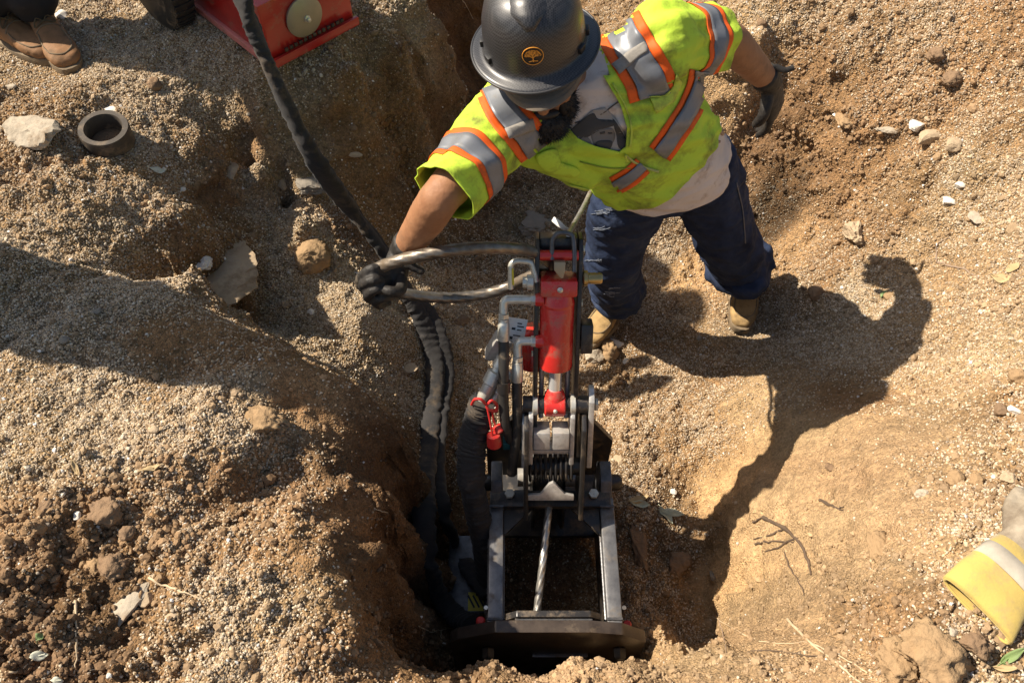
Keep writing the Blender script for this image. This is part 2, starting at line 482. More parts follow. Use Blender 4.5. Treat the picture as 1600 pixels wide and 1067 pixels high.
# relief: lumps, ridges and clods
fine = (np.abs(GX) < 2.6) & (GY > -0.4) & (GY < 4.3)
wall = np.clip((slope - 0.9) / 1.2, 0, 1)
lump = fbm(XC, YC, 3.1, 3, 3) * 0.045
mid = fbm(XC, YC, 11, 4, 5) * 0.040
ridg = (0.25 - np.abs(fbm(XC, YC, 8, 3, 11))) * 0.06
small = fbm(XC, YC, 45, 3, 9, .6) * 0.0145
H2 = H + (lump * .6 + mid * (.35 + .75 * rgh) + ridg * rgh * .75) * 0.95 + small * (0.38 + clo * .9 + .35 * rgh)
# crumbly clods: thresholded bumps
cb = fbm(XC, YC, 26, 3, 21)
lip = np.zeros(H.shape, np.float32)
for a, b, zh, zl in RIM:
    q = PZ(a, b, zh); lip = np.maximum(lip, np.exp(-(((GX - q.x) ** 2 + (GY - q.y) ** 2) / .085 ** 2) ** 2))
H2 = H2 * (1 - .75 * lip) + (H + small * .6 + lump * .4) * .75 * lip
H2 += np.clip(cb - 0.12, 0, 1) * 0.10 * clo
# the cut right face is smoother, and the lip of the mound stays crisp
H2 = np.where(fine, H2, H + fbm(XC, YC, 1.5, 4, 3) * 0.05)
# hollow beyond the worker, with the ground colour darkened inside it
hx, hy = ground_hit(1210, 325)[:2]
rr_ = np.sqrt((GX - hx) ** 2 + ((GY - hy) * .85) ** 2)
H2 -= 0.035 * np.exp(-(rr_ / 0.085) ** 4)
hollow_dark = np.exp(-(rr_ / 0.10) ** 6)
# level the footing of boots and the plate
def level(px, py, z, rad):
    global H2
    p = PZ(px, py, z)
    w = np.exp(-(((GX - p.x) ** 2 + (GY - p.y) ** 2) / rad ** 2) ** 2)
    H2 = H2 * (1 - w) + z * w
level(1158, 495, .085, .17); level(940, 520, .015, .17); level(172, 224, .955, .09); level(80, 105, 1.0, .16)
# sideways push of steep faces, so walls are not smooth ramps
n1 = fbm(XC + H * .7, YC + H * 1.3, 9, 4, 61); n2 = fbm(XC - H, YC + H * .8, 9, 4, 63)
gl = np.maximum(slope, 1e-3)
strat = np.sin(H * 46 + 5 * fbm(XC, YC, 3, 2, 77)) * 0.008 * wall
VX = GX + wall * n1 * 0.03 - strat * gx_s / gl; VY = GY + wall * n2 * 0.02 - strat * gz_s / gl
H3 = H2
H = H2                              # later placement uses the finished relief
ny, nx = H.shape
verts = np.stack([VX, VY, H3], -1).reshape(-1, 3)
idx = np.arange(nx * ny).reshape(ny, nx)
quads = np.stack([idx[:-1, :-1], idx[:-1, 1:], idx[1:, 1:], idx[1:, :-1]], -1).reshape(-1, 4)
me = bpy.data.meshes.new('ground')
me.vertices.add(len(verts)); me.vertices.foreach_set('co', verts.astype(np.float32).ravel())
me.loops.add(len(quads) * 4); me.loops.foreach_set('vertex_index', quads.astype(np.int32).ravel())
me.polygons.add(len(quads)); me.polygons.foreach_set('loop_start', np.arange(0, len(quads) * 4, 4, dtype=np.int32))
me.polygons.foreach_set('use_smooth', np.ones(len(quads), bool))
me.update(calc_edges=True)
# colour of the soil itself
mott = 1 + 0.35 * fbm(XC, YC, 5, 5, 31)[..., None] + 0.25 * fbm(XC, YC, 40, 3, 33)[..., None]
soil = col * mott
soil[..., 0] *= 1 + 0.06 * fbm(XC, YC, 4, 3, 37); 
gravel_base = np.array([.24, .175, .105])
soil = soil * (1 - .6 * cov[..., None]) + gravel_base * .6 * cov[..., None]
soil *= (1 - .55 * hollow_dark)[..., None]
soil = np.clip(soil, 0.02, 0.8)
at = me.color_attributes.new('soil', 'FLOAT_COLOR', 'POINT')
rgba = np.concatenate([soil, np.ones(soil.shape[:2] + (1,))], -1).reshape(-1, 4).astype(np.float32)
at.data.foreach_set('color', rgba.ravel())
a2 = me.attributes.new('cover', 'FLOAT', 'POINT'); a2.data.foreach_set('value', cov.astype(np.float32).ravel())

def ground_material():
    m = bpy.data.materials.new('soil_and_gravel'); m.use_nodes = True
    nt = m.node_tree; N = nt.nodes; L = nt.links; b = N['Principled BSDF']
    b.inputs['Roughness'].default_value = 0.95; b.inputs['Specular IOR Level'].default_value = 0.15
    at = N.new('ShaderNodeAttribute'); at.attribute_name = 'soil'
    ac = N.new('ShaderNodeAttribute'); ac.attribute_name = 'cover'
    tc = N.new('ShaderNodeTexCoord')
    vo = N.new('ShaderNodeTexVoronoi'); vo.inputs['Scale'].default_value = 190
    L.new(tc.outputs['Object'], vo.inputs['Vector'])
    gr = N.new('ShaderNodeValToRGB')                       # grain colours
    e = gr.color_ramp.elements
    e[0].position = 0; e[0].color = (.42, .40, .36, 1); e[1].position = 1; e[1].color = (1.5, 1.4, 1.2, 1)
    for p, c in ((.3, (.75, .72, .66, 1)), (.6, (1.1, 1.0, .88, 1))):
        k = e.new(p); k.color = c
    sep = N.new('ShaderNodeSeparateColor'); L.new(vo.outputs['Color'], sep.inputs[0])
    L.new(sep.outputs[0], gr.inputs['Fac'])
    mx = N.new('ShaderNodeMix'); mx.data_type = 'RGBA'; mx.blend_type = 'MULTIPLY'
    mr = N.new('ShaderNodeMapRange'); mr.inputs['From Min'].default_value = 0; mr.inputs['From Max'].default_value = 1
    mr.inputs['To Min'].default_value = .35; mr.inputs['To Max'].default_value = 1.0
    L.new(ac.outputs['Fac'], mr.inputs['Value']); L.new(mr.outputs['Result'], mx.inputs['Factor'])
    L.new(at.outputs['Color'], mx.inputs['A']); L.new(gr.outputs['Color'], mx.inputs['B'])
    nz = N.new('ShaderNodeTexNoise'); nz.inputs['Scale'].default_value = 60; nz.inputs['Detail'].default_value = 8; nz.inputs['Roughness'].default_value = .7
    L.new(tc.outputs['Object'], nz.inputs['Vector'])
    mr2 = N.new('ShaderNodeMapRange'); mr2.inputs['From Min'].default_value = .3; mr2.inputs['From Max'].default_value = .7
    mr2.inputs['To Min'].default_value = .65; mr2.inputs['To Max'].default_value = 1.3
    L.new(nz.outputs['Fac'], mr2.inputs['Value'])
    mx2 = N.new('ShaderNodeMix'); mx2.data_type = 'RGBA'; mx2.blend_type = 'MULTIPLY'; mx2.inputs['Factor'].default_value = 1
    L.new(mx.outputs['Result'], mx2.inputs['A']); L.new(mr2.outputs['Result'], mx2.inputs['B'])
    L.new(mx2.outputs['Result'], b.inputs['Base Color'])
    ad = N.new('ShaderNodeMath'); ad.operation = 'MULTIPLY_ADD'; ad.inputs[1].default_value = -0.6
    L.new(vo.outputs['Distance'], ad.inputs[0]); L.new(nz.outputs['Fac'], ad.inputs[2])
    bp = N.new('ShaderNodeBump'); bp.inputs['Strength'].default_value = .9; bp.inputs['Distance'].default_value = .009
    L.new(ad.outputs[0], bp.inputs['Height']); L.new(bp.outputs['Normal'], b.inputs['Normal'])
    return m
M_GROUND = ground_material()
me.materials.append(M_GROUND)
ground = bpy.data.objects.new('ground', me); COL.objects.link(ground)
GBVH = BVHTree.FromPolygons([tuple(q) for q in verts.tolist()], quads.tolist())
def ground_hit(px, py):
    """where the line of sight through a photo pixel meets the finished ground"""
    d = Vector(ray(px, py)).normalized()
    return GBVH.ray_cast(Vector((0, 0, CAM_H)), d, 12.0)[0].copy()
tag(ground, 'excavated sandy ground with a pit, cut banks and gravelly slopes', kind='structure')

# ------------------------------------------------------------------ loose gravel and clods: uncountable, one object each
def pebble_nodes(name, mat_, subdiv):
    g = bpy.data.node_groups.new(name, 'GeometryNodeTree')
    g.interface.new_socket('Geometry', in_out='INPUT', socket_type='NodeSocketGeometry')
    g.interface.new_socket('Geometry', in_out='OUTPUT', socket_type='NodeSocketGeometry')
    N = g.nodes; L = g.links
    i = N.new('NodeGroupInput'); o = N.new('NodeGroupOutput')
    ico = N.new('GeometryNodeMeshIcoSphere'); ico.inputs['Radius'].default_value = 1; ico.inputs['Subdivisions'].default_value = subdiv
    if subdiv > 1:
        nz = N.new('ShaderNodeTexNoise'); nz.inputs['Scale'].default_value = 1.6; nz.inputs['Detail'].default_value = 3
        nrm = N.new('GeometryNodeInputNormal'); sc = N.new('ShaderNodeVectorMath'); sc.operation = 'SCALE'
        ma = N.new('ShaderNodeMath'); ma.operation = 'MULTIPLY_ADD'; ma.inputs[1].default_value = 1.6; ma.inputs[2].default_value = -.8
        L.new(nz.outputs['Fac'], ma.inputs[0]); L.new(nrm.outputs[0], sc.inputs[0]); L.new(ma.outputs[0], sc.inputs['Scale'])
        sp = N.new('GeometryNodeSetPosition'); L.new(ico.outputs['Mesh'], sp.inputs['Geometry']); L.new(sc.outputs[0], sp.inputs['Offset'])
        src = sp.outputs['Geometry']
    else:
        src = ico.outputs['Mesh']
    sm = N.new('GeometryNodeSetMaterial'); sm.inputs['Material'].default_value = mat_
    L.new(src, sm.inputs['Geometry'])
    inst = N.new('GeometryNodeInstanceOnPoints')
    m2p = N.new('GeometryNodeMeshToPoints')
    L.new(i.outputs[0], m2p.inputs[0]); L.new(m2p.outputs[0], inst.inputs['Points']); L.new(sm.outputs[0], inst.inputs['Instance'])
    def na(nm, ty):
        a = N.new('GeometryNodeInputNamedAttribute'); a.data_type = ty; a.inputs['Name'].default_value = nm
        return [s for s in a.outputs if s.enabled][0]
    e2r = N.new('FunctionNodeEulerToRotation'); L.new(na('rot', 'FLOAT_VECTOR'), e2r.inputs[0])
    L.new(e2r.outputs[0], inst.inputs['Rotation']); L.new(na('scl', 'FLOAT_VECTOR'), inst.inputs['Scale'])
    L.new(inst.outputs[0], o.inputs[0])
    return g
def pebble_material(name, rough=.85):
    m = bpy.data.materials.new(name); m.use_nodes = True
    nt = m.node_tree; b = nt.nodes['Principled BSDF']
    a = nt.nodes.new('ShaderNodeAttribute'); a.attribute_type = 'INSTANCER'; a.attribute_name = 'pcol'
    nz = nt.nodes.new('ShaderNodeTexNoise'); nz.inputs['Scale'].default_value = 3; nz.inputs['Detail'].default_value = 6
    tc = nt.nodes.new('ShaderNodeTexCoord'); nt.links.new(tc.outputs['Object'], nz.inputs['Vector'])
    mr = nt.nodes.new('ShaderNodeMapRange'); mr.inputs['To Min'].default_value = .55; mr.inputs['To Max'].default_value = 1.4
    nt.links.new(nz.outputs['Fac'], mr.inputs['Value'])
    mx = nt.nodes.new('ShaderNodeMix'); mx.data_type = 'RGBA'; mx.blend_type = 'MULTIPLY'; mx.inputs['Factor'].default_value = 1
    nt.links.new(a.outputs['Color'], mx.inputs['A']); nt.links.new(mr.outputs['Result'], mx.inputs['B'])
    nt.links.new(mx.outputs['Result'], b.inputs['Base Color'])
    b.inputs['Roughness'].default_value = rough; b.inputs['Specular IOR Level'].default_value = .3
    return m
NZ = np.cross(np.stack([np.gradient(VX, axis=1), np.gradient(VY, axis=1), np.gradient(H3, axis=1)], -1),
              np.stack([np.gradient(VX, axis=0), np.gradient(VY, axis=0), np.gradient(H3, axis=0)], -1))
AREA = np.linalg.norm(NZ, axis=-1); NRM = NZ / np.maximum(AREA, 1e-12)[..., None]
# is a spot near what the picture can show?
dep_ = GY * CP - (H3 - CAM_H) * SP
upx = 800 + GX / np.maximum(dep_, .1) * FPX; upy = 533.5 - (GY * SP + (H3 - CAM_H) * CP) / np.maximum(dep_, .1) * FPX
near = (upx > -160) & (upx < 1760) & (upy > -120) & (upy < 1190) & (dep_ > .3)
def scatter(name, n, weight, size_fn, cols, seed, embed, mat_, label, subdiv=1, tint=0.0):
    r = np.random.default_rng(seed)
    w = (weight * AREA * near)[:-1, :-1].ravel()
    cdf = np.cumsum(w); cdf /= cdf[-1]
    k = np.searchsorted(cdf, r.random(n))
    jj, ii = np.divmod(k, nx - 1)
    fx = r.random(n); fy = r.random(n)
    def bl(A):
        if A.ndim == 3: a, b = fx[:, None], fy[:, None]
        else: a, b = fx, fy
        return (A[jj, ii] * (1 - a) + A[jj, ii + 1] * a) * (1 - b) + (A[jj + 1, ii] * (1 - a) + A[jj + 1, ii + 1] * a) * b
    P = np.stack([bl(VX), bl(VY), bl(H3)], -1); Nn = bl(NRM)
    s = size_fn(r, n, bl(cov))
    P += Nn * (s * embed)[:, None]
    m = bpy.data.meshes.new(name); m.vertices.add(n); m.vertices.foreach_set('co', P.astype(np.float32).ravel())
    scl = np.stack([s * r.uniform(.75, 1.35, n), s * r.uniform(.75, 1.2, n), s * r.uniform(.5, 1.0, n)], -1)
    rot = r.uniform(-math.pi, math.pi, (n, 3)); rot[:, :2] *= .35
    # lean with the slope
    rot[:, 0] += -np.arctan2(Nn[:, 1], Nn[:, 2]) * 0; 
    C = np.array(cols)[r.choice(len(cols), n)] * r.uniform(.7, 1.25, (n, 1))
    if tint: C = C * (1 - tint) + bl(soil) * r.uniform(.75, 1.2, (n, 1)) * tint
    C = C * (1 - .5 * np.minimum(bl(hollow_dark), 1))[:, None]
    for nm, ty, arr in (('rot', 'FLOAT_VECTOR', rot), ('scl', 'FLOAT_VECTOR', scl)):
        a = m.attributes.new(nm, ty, 'POINT'); a.data.foreach_set('vector', arr.astype(np.float32).ravel())
    a = m.attributes.new('pcol', 'FLOAT_COLOR', 'POINT')
    a.data.foreach_set('color', np.concatenate([C, np.ones((n, 1))], -1).astype(np.float32).ravel())
    o = bpy.data.objects.new(name, m); COL.objects.link(o)
    md = o.modifiers.new('pebbles', 'NODES'); md.node_group = pebble_nodes(name + '_nodes', mat_, subdiv)
    tag(o, label, kind='stuff')
    return o
M_PEB = pebble_material('gravel_grain')
M_CLOD = pebble_material('soil_clod', .98)
gcols = [(.60,.48,.32),(.54,.42,.27),(.67,.57,.42),(.46,.34,.21),(.34,.255,.165),(.72,.64,.51),(.25,.195,.14),(.55,.45,.33),(.49,.355,.205),(.42,.37,.30)]
patch = np.clip(0.5 + 2.3 * fbm(XC, YC, 6, 5, 91, .6), .03, 1)
scatter('gravel', 430000, np.clip(cov, 0, 1) ** 1.5 * (.3 + .7 * patch) * (1 - .85 * wall),
        lambda r, n, c: 0.0018 + 0.0029 * r.beta(1.6, 3.2, n) + (r.random(n) < .012) * r.uniform(.001, .0042, n), gcols, 5, .35, M_PEB,
        'pale tan gravel grains strewn over the banks, slopes and pit floor', tint=.34)
ccols = [(.25,.165,.095),(.20,.13,.075),(.30,.205,.125),(.34,.24,.15),(.17,.11,.065)]
scatter('soil_clods', 26000, np.clip(clo, 0, 1) ** 1.6 * (.2 + .8 * patch) ,
        lambda r, n, c: 0.0035 + 0.017 * r.beta(.9, 6.5, n), ccols, 6, .2, M_CLOD,
        'crumbly brown clods of soil lying over the banks', subdiv=2, tint=.8)
scatter('soil_crumbs', 70000, (1 - np.clip(cov, 0, 1)) ** 1.2 * (.25 + .75 * patch), lambda r, n, c: 0.0012 + 0.0055 * r.beta(1.0, 5.0, n), ccols, 16, .25, M_CLOD,
        'fine brown soil crumbs over the bare cut faces and banks', tint=.92)
scatter('white_chips', 1800, np.clip(cov, 0, 1) ** 1.5, lambda r, n, c: 0.0025 + 0.006 * r.beta(1, 5, n),
        [(.72,.70,.66),(.62,.60,.56),(.55,.50,.42)], 8, .4, M_PEB, 'tiny whitish stone chips dotted over the gravel', subdiv=2)
# ------------------------------------------------------------------ materials of made things
DUST = (.23, .17, .11, 1)
M_RED = mat('red_paint', (.66, .036, .028, 1), .26, 0, .5, noise=(9, 3), color2=(.52, .026, .020, 1), dirt=(DUST, 18, .34), coat=.3)
M_RED2 = mat('red_cart_paint', (.44, .018, .014, 1), .32, 0, .5, noise=(7, 3), color2=(.34, .014, .011, 1), dirt=(DUST, 10, .22), coat=.4)
M_BLACK = mat('black_paint', (.013, .013, .015, 1), .33, 0, .5, noise=(20, 2), color2=(.03, .027, .024, 1), dirt=((.15, .11, .07, 1), 18, .44), bump=(90, .15, .002))
M_WORN = mat('worn_black_steel', (.05, .052, .058, 1), .38, .4, .5, noise=(40, 2), color2=(.16, .16, .165, 1), dirt=((.10, .075, .05, 1), 16, .32), bump=(120, .2, .002))
M_RAIL = mat('bare_worn_rail', (.26, .255, .25, 1), .38, .6, .5, noise=(26, 2), color2=(.10, .10, .105, 1), dirt=((.10, .075, .05, 1), 16, .3), bump=(120, .2, .002))
M_PLATE = mat('scuffed_plate', (.035, .027, .022, 1), .28, .2, .5, noise=(26, 2), color2=(.095, .072, .055, 1), dirt=((.15, .11, .07, 1), 16, .25))
M_STEEL = mat('machined_steel', (.68, .66, .62, 1), .36, .45, .5, noise=(60, 2), color2=(.34, .32, .29, 1), dirt=((.16, .12, .08, 1), 30, .3), bump=(200, .15, .001))
M_ZINC = mat('zinc_plated_fitting', (.72, .70, .62, 1), .32, .5, .5, noise=(50, 2), color2=(.5, .48, .40, 1), dirt=((.2, .16, .1, 1), 40, .2))
M_CHROME = mat('chromed_rod', (.82, .82, .80, 1), .16, .6)
M_RUBBER = mat('black_hose_rubber', (.018, .018, .018, 1), .5, 0, .4, noise=(30, 2), color2=(.04, .036, .03, 1), dirt=(DUST, 22, .25))
M_SLEEVE = mat('black_nylon_sleeve', (.020, .020, .022, 1), .8, 0, .25, noise=(16, 2), color2=(.036, .033, .031, 1), dirt=((.15, .11, .07, 1), 7, .30), bump=(60, .5, .004), sheen=.06)
M_BRASS = mat('brass_pin', (.45, .33, .14, 1), .35, .9, .5, dirt=((.16, .12, .08, 1), 30, .3))
M_REDPLASTIC = mat('red_plastic_cap', (.55, .03, .025, 1), .4, 0, .5, dirt=(DUST, 30, .2))
M_TEAL = mat('teal_fitting', (.03, .16, .17, 1), .4, .3)
M_PAPER = mat('white_tag', (.78, .77, .74, 1), .6, 0, .3, dirt=((.4, .36, .3, 1), 30, .2))
M_INK = mat('black_print', (.02, .02, .022, 1), .6)
M_YELLOW = mat('yellow_sticker', (.62, .50, .03, 1), .5, dirt=(DUST, 40, .25))
M_TAN = mat('worn_bronze_wedge', (.36, .29, .19, 1), .45, .5)
def rope_material(name, c1, c2):
    m = mat(name, c1, .34, .75, .5, noise=(55, 2), color2=c2, dirt=((.12, .085, .05, 1), 12, .45))
    return m
M_ROPE = rope_material('rusty_wire_rope', (.27, .24, .205, 1), (.12, .095, .07, 1))
M_ROPE2 = rope_material('bright_wire_rope', (.58, .56, .52, 1), (.25, .23, .20, 1))

def wire_rope(pts, r, lay=7.0, n=36, strands=6):
    """a laid rope: lobed section turning along the line (lay = rope diameters per turn)"""
    P = [Vector(p) for p in pts]
    # resample evenly
    L = [0]
    for a, b in zip(P, P[1:]): L.append(L[-1] + (b - a).length)
    step = r * .7; m = max(int(L[-1] / step), 8)
    Q = []; j = 0
    for i in range(m + 1):
        s = L[-1] * i / m
        while j < len(L) - 2 and L[j + 1] < s: j += 1
        Q.append(P[j].lerp(P[j + 1], (s - L[j]) / max(L[j + 1] - L[j], 1e-9)))
    mb = MB()
    t0 = (Q[1] - Q[0]).normalized(); ref = Vector((0, 0, 1)) if abs(t0.z) < .9 else Vector((0, 1, 0))
    nrm = (ref - t0 * ref.dot(t0)).normalized(); pt = t0
    ds = L[-1] / m
    for i in range(m + 1):
        t = (Q[min(i + 1, m)] - Q[max(i - 1, 0)]).normalized()
        ax = pt.cross(t)
        if ax.length > 1e-8: nrm = Quaternion(ax.normalized(), pt.angle(t)) @ nrm
        nrm = (nrm - t * nrm.dot(t)).normalized(); bi = t.cross(nrm); pt = t
        ph = 2 * math.pi * i * ds / (lay * 2 * r)
        for k in range(n):
            a = 2 * math.pi * k / n
            q = abs(math.sin((a - ph) * strands / 2))
            rr = r * (0.74 + 0.26 * q ** .5)
            mb.v.append(tuple(Q[i] + (nrm * math.cos(a) + bi * math.sin(a)) * rr))
    for i in range(m):
        for k in range(n):
            k2 = (k + 1) % n
            mb.f.append((i * n + k, i * n + k2, (i + 1) * n + k2, (i + 1) * n + k))
    mb.f.append(tuple(reversed(range(n)))); mb.f.append(tuple(m * n + k for k in range(n)))
    return mb

def crinkled_sleeve(pts, w, seed=1, flat=.5, n=22, per=26, amp=.10, ups=None, fold=True):
    """fabric hose sleeve: soft flattened section with cross wrinkles"""
    S = spline(pts, per)
    r = np.random.default_rng(seed)
    mb = MB(); m = len(S)
    ref = Vector(ups) if ups is not None else Vector((0, .5, 1)).normalized()
    for i in range(m):
        t = (S[min(i + 1, m - 1)] - S[max(i - 1, 0)]).normalized()
        nr = (ref - t * ref.dot(t)).normalized(); bi = t.cross(nr)
        wv = 1 + .05 * math.sin(i * .55 + seed) + .03 * r.standard_normal()
        for k in range(n):
            a = 2 * math.pi * k / n
            wr = 1 + amp * math.sin(i * 1.15 + 1.6 * math.sin(a * 2 + i * .21) + seed) * (.5 + .5 * math.sin(a + i * .13)) + .03 * r.standard_normal()
            ca, sa = math.cos(a), math.sin(a)
            e = .8
            c = math.copysign(abs(ca) ** e, ca); s_ = math.copysign(abs(sa) ** e, sa)
            mb.v.append(tuple(S[i] + (nr * c * flat + bi * s_ * wv) * (w / 2) * wr))
    for i in range(m - 1):
        for k in range(n):
            k2 = (k + 1) % n
            mb.f.append((i * n + k, i * n + k2, (i + 1) * n + k2, (i + 1) * n + k))
    mb.f.append(tuple(reversed(range(n)))); mb.f.append(tuple((m - 1) * n + k for k in range(n)))
    return mb

# ------------------------------------------------------------------ the cable puller
CX = 0.118
puller = empty('cable_puller', (CX, 1.1, 0.0))
tag(puller, 'black steel hydraulic cable puller with a red upright cylinder, standing in the pit', 'cable puller')
X, Y, Z = Vector((1, 0, 0)), Vector((0, 1, 0)), Vector((0, 0, 1))

# resistance plate against the near bank
out = [(-.283, -.16), (-.283, .165), (-.262, .20), (-.155, .268), (.10, .268), (.19, .245), (.262, .17), (.262, -.16), (.2, -.2), (-.2, -.2)]
MB().prism(out, (CX - .008, .640, .185), X, Z, .034, .005).build('resistance_plate', M_PLATE, puller)
MB().prism([(-.13, -.1), (.13, -.1), (.13, .10), (.10, .128), (-.10, .128), (-.13, .10)], (CX - .005, .672, .330), X, Z, .018, .003).build('stiffener_plate', M_BLACK, puller)
MB().box((CX + .02, .618, .235), (.16, .012, .016), None, .003).build('slot_rim', M_WORN, puller)
for sx in (-1, 1):
    MB().lathe([(.012, 0), (.019, .003), (.019, .026), (.014, .032)], (CX + sx * .185, .6225, .30), (0, -1, 0), 6).build('bolt', M_BLACK, puller)
    e = MB().lathe([(.010, 0), (.013, .004), (.013, .03), (.009, .034)], (CX + sx * .205, .664, .365 - .035 * (sx > 0)), (0, .3, 1), 14).build('locking_pin', M_REDPLASTIC, puller)

# side frames: a rail over a web, with a head that carries the cross bar
for sx in (-1, 1):
    x = CX + sx * .164
    mb = MB().box((x, .842, .405), (.042, .37, .034), None, .006)
    mb.build('side_rail', M_RAIL, puller)
    mb = MB().box((x + sx * .006, .865, .205), (.016, .40, .364), None, .003)
    mb.build('side_web', M_BLACK, puller)
    head = [(-.11, .05), (-.075, .12), (-.01, .12), (.04, .075), (.05, 0), (.05, -.14), (-.11, -.14)]
    MB().prism([(-a, b) for a, b in head], (x, 1.055, .335), Y, Z, .034, .004).build('frame_head', M_WORN, puller)
    MB().lathe([(.014, 0), (.026, .003), (.026, .03), (.018, .04)], (x + sx * .017, 1.10, .37), (sx, 0, 0), 12).build('pivot_bolt', M_BLACK, puller)
    # corner brace under the cross bar
    MB().prism([(0, 0), (-sx * .085, 0), (0, -.085)], (x - sx * .023, 1.0, .40), X, Y, .012).build('corner_brace', M_BLACK, puller)
    # sloping base cheek behind
    MB().prism([(0, 0), (sx * .115, -.20), (sx * .115, -.44), (-sx * .02, -.44), (-sx * .02, 0)], (CX + sx * .085, 1.235, .60), X, Z, .018, .003).build('base_cheek', M_BLACK, puller)
    MB().lathe([(.011, 0), (.015, .002), (.015, .012)], (CX + sx * .125, 1.03, .4335), (0, 0, 1), 6).build('hex_nut', M_ZINC, puller)
MB().box((CX - .004, 1.02, .420), (.36, .052, .022), None, .005).build('cross_bar', M_BLACK, puller)
def weld(a, b, r=.0042):
    a = Vector(a); b = Vector(b); n_ = max(6, int((b - a).length / .006))
    q = [a.lerp(b, i / n_) for i in range(n_ + 1)]
    MB().tube(q, [r * (1 + .25 * (i % 2)) for i in range(n_ + 1)], 8).build('weld_bead', M_WORN, puller)
for sx in (-1, 1):
    x = CX + sx * .164
    weld((x - .021, .668, .423), (x + .021, .668, .423)); weld((x - sx * .022, .67, .39), (x - sx * .022, 1.0, .389), .003)
    weld((x - sx * .021, .994, .432), (x + sx * .021, .994, .432), .0035); weld((x + sx * .022, .67, .389), (x + sx * .022, 1.0, .389), .003)
weld((CX - .11, .661, .443), (CX + .10, .661, .443))
MB().box((CX, 1.20, .05), (.36, .30, .02), None, .004).build('base_plate', M_BLACK, puller)
MB().box((CX - .25, .93, .03), (.16, .26, .02), None, .004).build('side_step', M_WORN, puller)
st = MB().box((CX - .235, .835, .0425), (.05, .06, .003)).build('warning_sticker', M_YELLOW, puller)
for k in range(3):
    MB().box((CX - .25 + k * .016, .835, .0448), (.006, .045, .0012), Matrix.Rotation(.5, 3, 'Z')).build('sticker_stripe', M_INK, st)
MB().tube([(CX - .188, .70, .10), (CX - .190, .70, .42)], .006, 10).build('stay_rod', M_ZINC, puller)
MB().tube([(CX + .190, .70, .10), (CX + .192, .70, .42)], .006, 10).build('stay_rod', M_WORN, puller)

# sheave between cheeks
MB().lathe([(.06, -.055), (.16, -.05), (.165, -.042), (.135, -.028), (.128, 0), (.135, .028), (.165, .042), (.16, .05), (.06, .055)], (CX - .005, 1.17, .26), (1, 0, 0), 40).build('sheave', M_BLACK, puller)
MB().tube([(CX - .10, 1.17, .26), (CX + .10, 1.17, .26)], .03, 20).build('sheave_axle', M_STEEL, puller)
def cheek(x, th, z0, z1, y0, y1, m, nm, top=.03):
    o = [(y0, z0), (y1, z0), (y1, z1 - top), (y1 - top, z1), (y0 + top, z1), (y0, z1 - top)]
    return MB().prism(o, (x, 0, 0), Y, Z, th, .003).build(nm, m, puller)
# the tower leans back from the frame: authored upright in its own axes, then tilted
LEAN = R(30); TO = Vector((CX, 1.16, .74))
XT = Matrix.Translation(TO) @ Matrix.Rotation(-LEAN, 4, 'X')
def S(py):
    """distance along the tower axis seen at a photo row"""
    d = ray(800, py); k = d[1] / -d[2]
    return (k * (CAM_H - TO.z) - TO.y) / (math.sin(LEAN) + k * math.cos(LEAN))
def PL(px, py, off=0.0):
    """point seen at a photo pixel on the tower's mid plane, moved off metres to its front"""
    f = Vector((0, -math.cos(LEAN), math.sin(LEAN))); o = TO + f * off; d = Vector(ray(px, py)); c = Vector((0, 0, CAM_H))
    return c + d * ((o - c).dot(f) / d.dot(f))
MB.XF = XT
cheek(-.078, .012, -.35, -.02, -.06, .10, M_BLACK, 'sheave_cheek')
cheek(.080, .012, -.35, -.02, -.06, .10, M_BLACK, 'sheave_cheek')
cheek(-.066, .013, S(716), S(634), -.035, .05, M_STEEL, 'jaw_cheek', .02)
cheek(.049, .013, S(716), S(634), -.035, .05, M_STEEL, 'jaw_cheek', .02)
cheek(.100, .015, S(722), S(606), -.03, .05, M_STEEL, 'outer_link', .03)
cheek(-.086, .010, S(722), S(640), -.03, .05, M_STEEL, 'outer_link', .03)
for sx in (-1, 1):
    MB().box((-.009 + sx * .0265, -.01, (S(690) + S(664)) / 2), (.046, .07, S(664) - S(690)), None, .004).build('jaw_block', M_STEEL, puller)
MB().box((-.009, .01, S(702)), (.12, .05, .012), None, .002).build('jaw_guide', M_STEEL, puller)
for k in range(9):
    MB().lathe([(.012, -.005), (.042, -.004), (.046, 0), (.042, .004), (.012, .005)], (-.066 + k * .0145, .0, S(728)), (1, 0, 0), 28).build('wire_wrap', M_BLACK, puller)
MB().tube([(-.075, .0, S(728)), (.075, .0, S(728))], .026, 18).build('wrap_drum', M_BLACK, puller)
jg = [(-.066, 0), (-.066, .018), (-.03, .020), (-.006, .055), (.006, .062), (.014, .055), (.04, .022), (.066, .016), (.066, 0)]
MB().prism(jg, (-.008, -.05, S(764)), X, Z, .012, .002).build('cable_guard', M_STEEL, puller)
